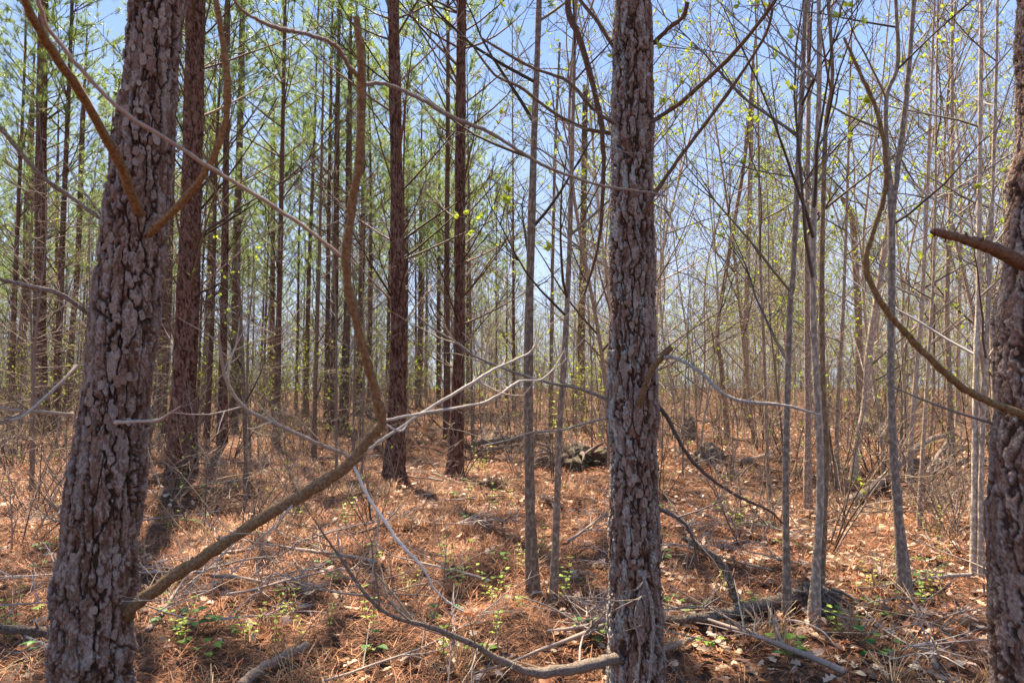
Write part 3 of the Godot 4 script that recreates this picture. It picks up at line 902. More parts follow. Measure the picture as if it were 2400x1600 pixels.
# ---------------------------------------------------------------- middle distance
func make_middle_trees() -> void:
	fat = 1.7
	# pines whose bark still shows: [outline from the ground up, height, label]
	var pines := [
		[[[424, 1130, 56], [432, 900, 50], [443, 612, 48], [452, 300, 44], [458, 0, 41], [462, -300, 36]], 17.0, "stout dark pine standing just behind the thick leaning pine"],
		[[[922, 1118, 44], [928, 1000, 39], [934, 800, 38], [931, 600, 33], [929, 408, 29], [921, 0, 26], [916, -300, 22]], 18.0, "red barked pine, thicker one of the two side by side mid scene"],
		[[[1065, 1116, 34], [1071, 960, 28], [1076, 800, 26], [1078, 408, 24], [1082, 0, 22], [1084, -300, 20]], 18.0, "red barked pine, slimmer one of the two side by side mid scene"],
		[[[96, 1015, 30], [92, 800, 26], [93, 600, 24], [96, 300, 22], [101, 0, 20]], 17.0, "straight pine beside the frame edge with bare needle floor at its foot"],
		[[[520, 1038, 18], [523, 800, 16], [526, 600, 15], [530, 300, 14], [533, 0, 12]], 17.0, "slim pine next to the stout dark pine, rooted nearest of its row"]]
	var sd := 40
	for e in pines:
		var a: Array = e[0]
		var base := ground_hit(a[0][0], a[0][1])
		sd += 1
		pine_from(a, base, e[1], e[2], 9.0, 36 if a[0][2] > 28 else 26, 0.028, 0.011, sd, 0.0, 1.6, 6.2, 1.2, 0.36, Color(0.72, 0.57, 0.5), 66 if a[0][2] > 50 else 30, 0.0064 if a[0][2] > 50 else 0.0042)
	# pines further back, told apart by where they stand
	var far := [
		[[[36, 956, 20], [52, 780, 18], [65, 600, 16], [72, 300, 14]], "pine with a slight lean behind the straight edge pine"],
		[[[155, 961, 15], [168, 780, 13], [182, 600, 12], [192, 300, 11]], "slim leaning pine seen beside the leaning near pine's outer edge"],
		[[[130, 948, 9], [131, 700, 8], [134, 400, 7]], "thin distant pine between the straight edge pine and a leaning one"],
		[[[369, 986, 21], [380, 800, 19], [394, 600, 17], [404, 300, 15]], "pine half hidden between the leaning near pine and the stout one"],
		[[[480, 960, 15], [486, 760, 14], [492, 600, 13], [500, 300, 12]], "first thin pine past the stout dark pine"],
		[[[551, 971, 21], [552, 780, 19], [553, 600, 18], [562, 300, 15], [568, 0, 13]], "tall straight pine, third past the stout dark pine"],
		[[[637, 945, 12], [638, 700, 11], [640, 400, 9]], "lone thin pine above the yellow-green understory"],
		[[[777, 1006, 16], [781, 860, 15], [785, 700, 14], [790, 300, 12]], "pine just behind the crooked limb's bend"],
		[[[804, 1006, 19], [809, 860, 18], [814, 700, 16], [818, 300, 14]], "thicker pine beside the one behind the crooked limb"],
		[[[838, 975, 13], [842, 800, 12], [850, 600, 11], [852, 300, 9]], "thin pine between the crooked limb and the red pines"],
		[[[946, 950, 13], [950, 760, 12], [952, 500, 11]], "distant pine peeping out behind the thicker red pine"],
		[[[981, 948, 10], [984, 760, 9], [986, 500, 8]], "thin distant pine in the gap between the two red pines"],
		[[[1028, 944, 10], [1028, 760, 9], [1029, 500, 8]], "thin distant pine just before the slimmer red pine"],
		[[[1205, 966, 8], [1204, 800, 7], [1203, 600, 6]], "thin short pine showing beyond the fallen log"],
		[[[1359, 960, 19], [1362, 800, 18], [1366, 600, 16], [1372, 200, 13]], "dark rough pine close before the scaly near pine"]]
	for e in far:
		var a: Array = e[0]
		var base := ground_hit(a[0][0], a[0][1])
		var d := minf(-base.z, 34.0)
		base = on_ground(base.x * d / -base.z, -d)
		sd += 1
		rng.seed = sd
		var o := thing("pine_tree", e[1], "pine tree", base)
		var fixed := []
		for q in a:
			fixed.append([q[0], q[1], q[2]])
		fixed[0] = [a[0][0], 905.0 + (CAM_H - base.y) * F / d, a[0][2]]
		var q := trunk_path(fixed, base, rng.randf_range(15.0, 19.0), 0.02)
		var gt := Geo.new(); var gw := Geo.new(); var gn := Geo.new()
		gt.tube(q[0], q[1], 10, Color(1, 1, 1))
		pine_boughs(gw, gn, q[0], q[1], 1.2, 6.0, q[0][q[0].size() - 1].y, 1.1, 18, 0.55)
		part("trunk", gt, M.pine_bark, o)
		part("crown", gw, M.wood, o)
		part("needle_foliage", gn, M.needle, o)

func make_saplings() -> void:
	fat = 1.0
	# [outline, height, colour, branch count, reach, first branch height, buds, label]
	var list := [
		[[[1250, 1391, 32], [1243, 1200, 27], [1239, 1000, 25], [1239, 800, 24], [1249, 408, 19], [1262, 50, 15], [1266, -120, 12]], 7.5, Color(0.15, 0.125, 0.105), 20, 2.0, 1.7, 0.10, "dark furrowed young tree rooted in the litter mid scene"],
		[[[1295, 1412, 18], [1305, 1200, 17], [1308, 1100, 16], [1312, 1000, 16], [1325, 800, 15], [1334, 600, 13], [1341, 357, 11], [1348, 60, 8]], 6.0, Color(0.19, 0.155, 0.13), 16, 1.6, 1.4, 0.16, "thin grey sapling leaning beside the dark furrowed young tree"],
		[[[1845, 1463, 20], [1843, 1250, 17], [1843, 1050, 16], [1853, 700, 15], [1858, 663, 15], [1870, 408, 14], [1883, 153, 12], [1890, -60, 10]], 6.5, Color(0.17, 0.15, 0.135), 18, 1.7, 1.5, 0.13, "straight grey sapling growing beside the fallen branch"],
		[[[1905, 1478, 32], [1913, 1340, 22], [1922, 1200, 19], [1922, 1050, 18], [1906, 700, 16], [1912, 400, 14], [1921, 204, 13], [1919, -60, 11]], 7.0, Color(0.25, 0.22, 0.2), 22, 1.8, 1.7, 0.1, "pale blotched sapling, thickest stem of the clump by the rotten stump"],
		[[[1921, 1400, 18], [1932, 1200, 16], [1938, 1050, 15], [1930, 900, 14], [1927, 700, 13], [1929, 510, 12], [1937, 286, 11], [1952, 168, 10], [1938, -60, 8]], 6.5, Color(0.16, 0.12, 0.085), 14, 1.6, 2.1, 0.1, "brown winding sapling twisted against the pale blotched stem"],
		[[[2125, 1412, 36], [2112, 1270, 26], [2100, 1130, 22], [2093, 1019, 20], [2088, 860, 19], [2090, 700, 18], [2090, 510, 18], [2082, 380, 13], [2077, 306, 12], [2080, 219, 12], [2105, 143, 11], [2100, -40, 9]], 7.0, Color(0.165, 0.15, 0.14), 18, 1.8, 2.3, 0.1, "mottled forked sapling with green vine leaves at its foot"],
		[[[2284, 1356, 18], [2286, 1150, 16], [2287, 955, 15], [2291, 800, 14], [2294, 700, 13], [2297, 400, 12], [2301, 60, 10]], 7.0, Color(0.34, 0.31, 0.285), 18, 1.7, 1.6, 0.12, "whitish straight sapling standing nearest the frame-edge pine"],
		[[[2299, 1361, 15], [2300, 1200, 13], [2301, 1106, 13], [2306, 950, 12], [2311, 860, 11], [2322, 600, 10], [2335, 200, 8]], 6.0, Color(0.27, 0.24, 0.215), 12, 1.4, 1.4, 0.12, "thin twin of the whitish sapling, crossing just behind it"],
		[[[2004, 1127, 22], [2005, 1083, 20], [2015, 1010, 19], [2028, 955, 19], [2037, 828, 18], [2062, 663, 16], [2085, 510, 14], [2120, 300, 11], [2136, 102, 9]], 10.0, Color(0.33, 0.28, 0.24), 20, 2.6, 3.0, 0.1, "pale leaning trunk, bright on its sunny edge, behind the saplings"],
		[[[2154, 1244, 12], [2158, 1150, 10], [2164, 1055, 10], [2170, 950, 9], [2176, 851, 8], [2190, 600, 7], [2196, 200, 5]], 6.5, Color(0.26, 0.22, 0.19), 13, 1.6, 1.6, 0.14, "crooked thin sapling past the mottled forked one"],
		[[[1705, 1030, 14], [1700, 950, 12], [1690, 850, 12], [1682, 765, 12], [1715, 560, 11], [1748, 357, 9], [1765, 150, 7]], 11.0, Color(0.17, 0.12, 0.095), 20, 3.0, 2.4, 0.12, "dark bent tree leaning away beyond the grey stump"],
		[[[1804, 1178, 10], [1800, 1080, 9], [1796, 953, 9], [1790, 800, 8], [1782, 600, 7], [1778, 300, 5]], 7.0, Color(0.2, 0.16, 0.13), 14, 1.8, 1.4, 0.18, "thin brown sapling in front of the bent tree"],
		[[[1893, 1198, 18], [1894, 1000, 16], [1893, 800, 15], [1892, 500, 13], [1896, 200, 11]], 11.0, Color(0.22, 0.18, 0.155), 20, 2.4, 2.6, 0.1, "grey trunk directly behind the straight grey sapling"],
		[[[2016, 1010, 18], [2014, 800, 18], [2006, 620, 17], [1998, 510, 16], [1984, 480, 13], [1967, 455, 9]], 3.0, Color(0.19, 0.15, 0.125), 8, 0.7, 2.0, 0.0, "snapped grey snag with a broken crooked top"],
		[[[1752, 1000, 16], [1748, 800, 15], [1753, 600, 14], [1758, 434, 13], [1766, 150, 10]], 12.0, Color(0.23, 0.19, 0.165), 22, 2.6, 2.6, 0.14, "upright grey tree behind the dark bent one"],
		[[[1964, 1150, 11], [1962, 1000, 10], [1970, 850, 10], [1978, 700, 9], [1988, 400, 7]], 8.0, Color(0.22, 0.18, 0.15), 14, 2.0, 1.6, 0.15, "slim grey sapling between the brown winding stem and the pale leaning trunk"],
		[[[2130, 1140, 13], [2138, 1000, 12], [2150, 850, 12], [2162, 700, 11], [2176, 400, 9]], 9.0, Color(0.3, 0.25, 0.22), 18, 2.2, 2.0, 0.12, "light tan tree just past the mottled forked sapling"],
		[[[2230, 1080, 15], [2226, 900, 14], [2220, 700, 13], [2232, 400, 11]], 11.0, Color(0.24, 0.2, 0.17), 20, 2.5, 2.4, 0.1, "grey brown tree between the crooked sapling and the whitish twins"],
		[[[735, 1075, 12], [738, 950, 11], [742, 800, 10], [748, 600, 9], [756, 250, 6]], 8.0, Color(0.13, 0.1, 0.08), 18, 1.9, 1.0, 0.12, "dark slender sapling rising behind the crooked limb's low part"],
		[[[578, 1170, 14], [576, 1060, 12], [572, 960, 11], [566, 800, 9], [556, 600, 6]], 3.0, Color(0.12, 0.095, 0.075), 14, 1.2, 0.6, 0.06, "short dark dead sapling just past the stout pine"],
		[[[1108, 1030, 8], [1106, 900, 7], [1102, 700, 7], [1098, 400, 5]], 8.0, Color(0.15, 0.12, 0.1), 16, 2.0, 1.2, 0.25, "thin dark sapling directly behind the slimmer red pine"],
		[[[1291, 1000, 10], [1292, 850, 10], [1294, 700, 9], [1300, 400, 8], [1312, 100, 6]], 10.0, Color(0.14, 0.115, 0.095), 18, 2.2, 1.6, 0.2, "slim dark tree rising over the mossy root mound"]]
	var sd := 900
	for e in list:
		var a: Array = e[0]
		sd += 1
		var base := ground_hit(a[0][0], a[0][1])
		rng.seed = sd
		var o := thing("sapling_tree" if e[1] < 8.5 else "hardwood_tree", e[7], "sapling" if e[1] < 8.5 else "tree", base)
		for t in a:
			t[2] *= 0.88
		var q := trunk_path(a, base, e[1], 0.008)
		var gt := Geo.new(); var gw := Geo.new(); var gl := Geo.new()
		var col: Color = e[2]
		gt.tube(q[0], q[1], 12, col * 2.9, 0.07, sd)
		hard_boughs(gw, gl, q[0], q[1], e[5], e[3], e[4], col, e[6] * 1.4, 3, 0.04)
		part("trunk", gt, M.hard_bark, o)
		part("crown", gw, M.wood, o)
		if gl.v.size():
			part("spring_foliage", gl, M.spring, o)
		if sd == 906:
			var fork := px_path([[2090, 515, 14, -base.z], [2104, 400, 13, -base.z], [2120, 265, 12, -base.z], [2136, 102, 11, -base.z], [2144, -60, 9, -base.z]], 5, 0.2, base)
			var gf := Geo.new()
			gf.tube(fork[0], fork[1], 10, col * 2.9, 0.06, 4)
			part("limb", gf, M.hard_bark, o)

# ---------------------------------------------------------------- dead wood on the floor
func log_on(called: String, label: String, category: String, a: Array, col: Color, twigs: int, m: Material, sides := 9) -> Node3D:
	# a: [[px, py of the underside, diameter in m], ...]: laid on the ground along these points
	var q := []
	var first := ground_hit(a[0][0], a[0][1])
	for e in a:
		var p := ground_hit(e[0], e[1])
		q.append([p - first + Vector3.UP * (float(e[2]) * 0.5 + 0.02 + (float(e[3]) if e.size() > 3 else 0.0)), float(e[2]) * 0.5])
	var o := thing(called, label, category, first)
	var s := spline(q, 5, 0.2)
	var g := Geo.new()
	g.tube(s[0], s[1], sides, col, 0.12, a.size())
	part("log", g, m, o)
	if twigs:
		var gt := Geo.new()
		side_twigs(gt, s[0], s[1], twigs, 0.12, 0.45, DEAD_TWIG)
		part("twig", gt, M.wood, o)
	return o

func mound(called: String, label: String, category: String, px: float, py: float, size: Vector3, m: Material, seed_: int, roots: int, jag := 0.3) -> Node3D:
	var base := ground_hit(px, py)
	var o := thing(called, label, category, base)
	var nz := FastNoiseLite.new()
	nz.seed = seed_
	nz.frequency = 1.0
	nz.fractal_octaves = 4
	var g := Geo.new()
	var rows := 16
	var cols := 28
	for i in rows + 1:
		var t := float(i) / rows
		for s in cols:
			var a := TAU * s / cols
			var d := Vector3(cos(a) * cos(t * PI / 2), sin(t * PI / 2), -sin(a) * cos(t * PI / 2))
			var k := 1.0 + jag * nz.get_noise_3d(d.x * 2.2, d.y * 2.2, d.z * 2.2) + 0.35 * jag * nz.get_noise_3d(d.x * 7.0, d.y * 7.0, d.z * 7.0)
			g.v.append(Vector3(d.x * size.x, d.y * size.y - 0.04, d.z * size.z) * k)
			g.c.append(Color.WHITE)
	g.n.resize(g.v.size())
	for i in rows + 1:
		for s in cols:
			var dx := g.v[i * cols + (s + 1) % cols] - g.v[i * cols + (s + cols - 1) % cols]
			var dy := g.v[mini(i + 1, rows) * cols + s] - g.v[maxi(i - 1, 0) * cols + s]
			var nn := dx.cross(dy)
			g.n[i * cols + s] = nn.normalized() if nn.length() > 1e-8 else Vector3.UP
	for i in rows:
		for s in cols:
			var a := i * cols + s
			var b := i * cols + (s + 1) % cols
			g.ix.append(a); g.ix.append(a + cols); g.ix.append(b)
			g.ix.append(a + cols); g.ix.append(b + cols); g.ix.append(b)
	part("body", g, m, o)
	rng.seed = seed_
	for i in roots:
		var a := rng.randf() * TAU
		var from := Vector3(cos(a) * size.x * 0.6, size.y * rng.randf_range(0.2, 0.75), sin(a) * size.z * 0.6)
		var q := whip(from, Vector3(cos(a), rng.randf_range(-0.1, 0.7), sin(a)).normalized(), size.x * rng.randf_range(0.6, 1.3), 5, -0.5, 0.2)
		var gr := Geo.new()
		gr.tube(q, taper(6, size.x * 0.09, 0.006), 6, Color(0.3, 0.24, 0.2), 0.1, i)
		part("root", gr, M.limb_bark, o)
	return o

func make_dead_wood() -> void:
	rng.seed = 4000
	var q := log_on("fallen_branch", "thick weathered fallen branch with a crooked arm, lying by the saplings", "branch", [[1540, 1478, 0.05], [1623, 1476, 0.055], [1678, 1466, 0.06], [1744, 1455, 0.07], [1787, 1442, 0.075], [1830, 1432, 0.08], [1880, 1428, 0.09]], Color(0.5, 0.44, 0.38), 0, M.rot, 12)
	var d := -ground_hit(1738, 1450).z
	var g := Geo.new()
	var s := px_path([[1740, 1446, 20, d], [1738, 1431, 20, d], [1721, 1394, 18, d], [1707, 1351, 18, d], [1684, 1314, 17, d], [1649, 1288, 16, d], [1620, 1272, 13, d], [1600, 1259, 9, d]], 5, 0.2, q.position)
	g.tube(s[0], s[1], 10, Color.WHITE, 0.1, 2)
	part("side_branch", g, M.rot, q)
	g = Geo.new()
	s = px_path([[1628, 1455, 9, d], [1624, 1430, 10, d], [1626, 1412, 7, d]], 4, 0.2, q.position)
	g.tube(s[0], s[1], 8, Color.WHITE, 0.1, 2)
	part("stub", g, M.rot, q)
	mound("rotten_stump", "dark rotten stump with broken roots between the sapling stems", "stump", 1915, 1418, Vector3(0.15, 0.16, 0.12), M.rot, 71, 6, 0.6)
	mound("root_mound", "dark mossy root mound behind the thin grey sapling", "stump", 1362, 1098, Vector3(0.62, 0.36, 0.5), M.moss, 72, 26, 0.75)
	mound("tree_stump", "weathered grey stump among dead leaves beyond the scaly pine", "stump", 1662, 1085, Vector3(0.27, 0.36, 0.25), M.rot, 73, 3, 0.35)
	mound("tree_stump", "small leaning brown stump near the scaly pine's edge, furthest back", "stump", 1615, 1028, Vector3(0.2, 0.55, 0.2), M.rot, 74, 2, 0.35)
	mound("rock", "rounded ochre rock half sunk in shaded pine needles", "rock", 605, 1372, Vector3(0.1, 0.075, 0.08), M.ochre_rock, 75, 0, 0.3)
	log_on("fallen_log", "mossy grey log pointing at the dark root mound", "log", [[1108, 1050, 0.14], [1160, 1046, 0.17], [1220, 1040, 0.2], [1290, 1034, 0.22]], Color.WHITE, 10, M.rot)
	log_on("fallen_log", "thin second log crossing in front of the mossy one", "log", [[1120, 1066, 0.06], [1190, 1054, 0.07], [1260, 1036, 0.07]], Color.WHITE, 8, M.rot)
	log_on("fallen_branch", "upturned dead branch propped on the mossy log", "branch", [[1148, 1038, 0.08], [1172, 1010, 0.07, 0.25], [1190, 985, 0.05, 0.35]], Color.WHITE, 8, M.rot)
	log_on("fallen_log", "long tan log among brush below the pale leaning trunk", "log", [[1985, 1190, 0.09], [2030, 1168, 0.1], [2080, 1128, 0.11], [2130, 1092, 0.11, 0.1], [2190, 1062, 0.1, 0.2], [2240, 1050, 0.09, 0.2]], Color.WHITE, 14, M.tan_wood)
	log_on("fallen_branch", "bright bare branch slanting from the ground near the whitish twins", "branch", [[2174, 1118, 0.06], [2200, 1098, 0.06, 0.15], [2226, 1076, 0.05, 0.3]], Color.WHITE, 4, M.tan_wood)
	log_on("fallen_branch", "short pale branch in the leaves beyond the grey stump", "branch", [[1735, 1096, 0.09], [1770, 1086, 0.1], [1812, 1074, 0.08]], Color.WHITE, 4, M.tan_wood)
	log_on("fallen_branch", "half buried branch at the bottom edge below the crooked limb", "branch", [[560, 1640, 0.05], [610, 1600, 0.05], [660, 1568, 0.045], [720, 1535, 0.035]], Color.WHITE, 3, M.tan_wood)
	log_on("fallen_branch", "pale stick lying low beside the leaning pine's foot", "branch", [[30, 1492, 0.012], [70, 1512, 0.013], [120, 1532, 0.012]], Color.WHITE, 1, M.pale_stick)
	log_on("fallen_branch", "grey stick in the needles before the red pines", "branch", [[820, 1268, 0.014], [890, 1240, 0.016], [960, 1205, 0.014], [1010, 1170, 0.01]], Color.WHITE, 5, M.rot)
	log_on("fallen_branch", "thin stick crossing litter past the scaly pine's foot", "branch", [[1545, 1545, 0.03], [1590, 1530, 0.03], [1640, 1510, 0.025]], Color.WHITE, 0, M.tan_wood)
	log_on("fallen_branch", "curved whitish stick arching below the fallen branch", "branch", [[1720, 1492, 0.008], [1780, 1485, 0.008, 0.03], [1850, 1484, 0.008, 0.04], [1920, 1500, 0.007, 0.03], [1960, 1530, 0.006]], Color.WHITE, 1, M.pale_stick)
	log_on("fallen_branch", "dark fallen bough crossing leaves near the frame-edge pine", "branch", [[2110, 1092, 0.1], [2170, 1098, 0.11], [2250, 1096, 0.1], [2310, 1086, 0.08]], Color.WHITE, 6, M.rot)

func brush_model(seed_: int) -> Node3D:
	# a dead twiggy branch as it fell, lying on its side
	rng.seed = seed_
	var o := Node3D.new()
	var g := Geo.new()
	var L := rng.randf_range(0.8, 1.6)
	var q := whip(Vector3(-L * 0.5, 0.03, 0), Vector3(1, 0.06, 0), L, 9, 0.05, 0.1)
	for i in q.size():
		q[i].y = maxf(q[i].y, 0.015)
	var r := taper(10, rng.randf_range(0.007, 0.014), 0.002)
	var col := [Color(0.42, 0.36, 0.31), Color(0.30, 0.23, 0.18), Color(0.36, 0.29, 0.24)][seed_ % 3] as Color
	g.tube(q, r, 6, col, 0.1, seed_)
	part("stem", g, M.wood, o)
	for i in rng.randi_range(7, 11):
		var t := rng.randf_range(0.15, 0.98)
		var d := along_dir(q, t)
		var side := Vector3(d.x * 0.6, rng.randf_range(0.05, 0.75), (1.0 if i % 2 == 0 else -1.0) * rng.randf_range(0.3, 0.9)).normalized()
		var q2 := whip(along(q, t), side, L * rng.randf_range(0.15, 0.4), 5, -0.1, 0.13)
		var gt := Geo.new()
		var r2 := taper(6, 0.0045, 0.0016)
		gt.tube(q2, r2, 4, tint(col, 0.15))
		side_twigs(gt, q2, r2, 3, 0.05, 0.2, col, 0)
		part("twig", gt, M.wood, o)
	o.set_meta("called", "fallen_branch"); o.set_meta("category", "branch")
	return o

func make_brush() -> void:
	var models := []
	for i in 6:
		models.append(brush_model(5100 + i))
	rng.seed = 5200
	for i in 120:
		var px := rng.randf_range(-20.0, 2330.0)
		var py := 975.0 + 560.0 * pow(rng.randf(), 1.7)
		var p := ground_hit(px, py)
		var far := "close by" if py > 1180.0 else "further back"
		again(models[rng.randi() % 6], p, rng.randf() * TAU, rng.randf_range(0.7, 1.3), "thin dead twiggy branch lying %s, %s" % [far, zone(px)], "thin fallen branches " + far + " " + zone(px))
	for m in models:
		m.queue_free()

# ---------------------------------------------------------------- small green plants
func vine_model(seed_: int) -> Node3D:
	rng.seed = seed_
	var o := Node3D.new()
	var gs := Geo.new()
	var n := rng.randi_range(4, 7)
	var col := Color(0.10, 0.22, 0.05) if seed_ % 2 == 0 else Color(0.22, 0.34, 0.06)
	var gl := Geo.new()
	for i in n:
		var a := rng.randf() * TAU
		var L := rng.randf_range(0.04, 0.11)
		var q := whip(Vector3(0, -0.01, 0), Vector3(cos(a) * 0.7, 1.0, sin(a) * 0.7).normalized(), L, 3, 0.0, 0.15)
		gs.tube(q, taper(4, 0.0018, 0.0012), 4, Color(0.2, 0.16, 0.08))
		gl = Geo.new()
		leaf(gl, q[3], Vector3(cos(a), rng.randf_range(-0.1, 0.35), sin(a)).normalized(), Vector3.UP, rng.randf_range(0.035, 0.06), rng.randf_range(0.015, 0.024), tint(col, 0.2))
		part("leaf", gl, M.green, o)
	part("stem", gs, M.wood, o)
	o.set_meta("called", "green_seedling"); o.set_meta("category", "plant")
	return o

func sprout_model(seed_: int, each := false) -> Node3D:
	rng.seed = seed_
	var o := Node3D.new()
	var gs := Geo.new()
	var gl := Geo.new()
	for k in rng.randi_range(1, 3):
		var q := whip(Vector3(rng.randf_range(-0.03, 0.03), -0.01, rng.randf_range(-0.03, 0.03)), Vector3(rng.randf_range(-0.3, 0.3), 1.0, rng.randf_range(-0.3, 0.3)).normalized(), rng.randf_range(0.14, 0.32), 6, 0.0, 0.1)
		gs.tube(q, taper(7, 0.0022, 0.001), 4, Color(0.2, 0.15, 0.08))
		for i in range(2, 7):
			for j in 2:
				var a := i * 1.4 + j * PI + rng.randf_range(-0.4, 0.4)
				leaf(gl, q[i], Vector3(cos(a), 0.35, sin(a)).normalized(), Vector3.UP, rng.randf_range(0.022, 0.042), rng.randf_range(0.008, 0.014), tint(Color(0.34, 0.46, 0.07), 0.25))
				if each:
					part("leaf", gl, M.green, o)
					gl = Geo.new()
	part("stem", gs, M.wood, o)
	if not each:
		part("leaf_cluster", gl, M.green, o)
	o.set_meta("called", "leafy_sprout"); o.set_meta("category", "plant")
	return o

func make_plants() -> void:
	var vines := [vine_model(600), vine_model(601), vine_model(602), vine_model(603)]
	var sprouts := [sprout_model(700), sprout_model(701), sprout_model(702), sprout_model(703, true)]
	rng.seed = 808
	for e in [
		[0, 115, 1297, 1.2, "pale green seedling in sun beside the leaning pine"], [0, 89, 1340, 1.0, "second pale seedling in sun just below another by the leaning pine"],
		[1, 61, 1450, 1.1, "upright green sprout near the low thick stub of the leaning pine"], [2, 408, 1470, 1.25, "bluish green seedling, nearest the leaning pine in its patch"],
		[0, 440, 1490, 1.3, "broad leaved seedling in the middle of the patch by the leaning pine"], [2, 470, 1480, 1.2, "broad leaved seedling, far end of the patch by the leaning pine"],
		[1, 571, 1495, 1.1, "yellow green seedling on shaded needles under the crooked limb"], [3, 480, 1545, 1.1, "bright seedling lowest in the patch beside the leaning pine"],
		[4, 423, 1165, 1.3, "leafy sprout at the foot of the stout dark pine"], [4, 1078, 1395, 1.2, "leafy sprout in litter left of the dark furrowed tree"],
		[5, 1035, 1562, 1.2, "leafy sprout at the bottom edge below the sagging grey limb"], [1, 1126, 1570, 1.4, "bright seedling under the sagging grey limb"],
		[5, 1157, 1510, 1.0, "leafy sprout touching the sagging grey limb from above"], [6, 1266, 1300, 1.1, "tall yellow sprout leaning on the dark furrowed tree"],
		[4, 1325, 1412, 1.1, "leafy sprout at the foot of the thin grey sapling"], [0, 1397, 1502, 1.2, "green seedling touching the scaly pine's bark"],
		[7, 1300, 1030, 3.0, "tall bright yellow-green bush against the thin grey sapling"], [4, 1132, 1108, 1.6, "small yellow sprout in shade behind the slimmer red pine"],
		[0, 2118, 1390, 1.3, "vine leaves climbing the foot of the mottled sapling"], [2, 2132, 1424, 1.2, "vine leaves lowest on the mottled sapling"],
		[1, 2095, 1468, 1.1, "seedling just below the mottled sapling's root flare"], [3, 1952, 1463, 1.2, "bright seedling by the clump's thickest stem"],
		[0, 2049, 1545, 1.4, "upright dark green leaf alone in shade at the bottom"], [3, 1840, 1540, 1.4, "large leaved seedling below the straight grey sapling"],
		[1, 1862, 1565, 1.3, "large leaved seedling at the bottom edge under the sapling clump"], [5, 2289, 1318, 1.3, "sprout in front of the whitish twin saplings"],
		[4, 1728, 1250, 1.3, "yellow sprouts in the tawny grass beyond the crooked arm"], [5, 2263, 1190, 1.3, "pale sprout on leaves behind the whitish twins"],
		[3, 1631, 1443, 1.2, "seedling behind the fallen branch's stub"], [1, 1660, 1520, 1.2, "seedling in front of the fallen branch"]]:
		var src: Node3D = vines[e[0]] if e[0] < 4 else sprouts[e[0] - 4]
		again(src, ground_hit(e[1], e[2]), rng.randf() * TAU, e[3], e[4], "green plants on the forest floor")
	for i in 150:
		var px := rng.randf_range(10.0, 2310.0)
		var py := 985.0 + 560.0 * pow(rng.randf(), 1.3)
		var p := ground_hit(px, py)
		var near := py > 1250.0
		var src: Node3D = vines[rng.randi() % 4] if rng.randf() < 0.55 else sprouts[rng.randi() % 3]
		var called := "small green seedling" if String(src.get_meta("called")) == "green_seedling" else "thin leafy sprout"
		again(src, p, rng.randf() * TAU, rng.randf_range(0.7, 1.15) * (1.0 if near else 1.3), "%s in %s, %s" % [called, "close litter" if near else "litter further back", zone(px)], "%s plants %s %s" % [called, "close" if near else "further", zone(px)])
	for s in vines + sprouts:
		s.queue_free()

const MARKS := [[96, "the straight edge pine"], [268, "the leaning near pine"], [440, "the stout dark pine"], [552, "the tall straight third pine"], [690, "the yellow-green understory"], [835, "the crooked limb's upright end"], [930, "the thicker red pine"], [1075, "the slimmer red pine"], [1243, "the dark furrowed tree"], [1360, "the mossy root mound"], [1484, "the scaly near pine"], [1600, "the scaly pine's far side"], [1700, "the dark bent tree"], [1850, "the straight grey sapling"], [1925, "the sapling clump"], [2020, "the pale leaning trunk"], [2092, "the mottled forked sapling"], [2190, "the crooked thin sapling"], [2290, "the whitish twin saplings"], [2400, "the frame-edge pine"]]

func zone(px: float) -> String:
	var best := 1e9
	var name_ := ""
	for m in MARKS:
		if absf(m[0] - px) < best:
			best = absf(m[0] - px)
			name_ = m[1]
	return "in line with " + name_

func build_of(size: float) -> String:
	return "small " if size < 0.93 else ("tall " if size > 1.07 else "")

func how_far(d: float) -> String:
	return "a short way back" if d < 15.0 else ("in the middle distance" if d < 26.0 else ("well back" if d < 42.0 else "far off"))

# ---------------------------------------------------------------- the wood behind
func px_of(p: Vector3) -> float:
	return 1200.0 + F * p.x / -p.z

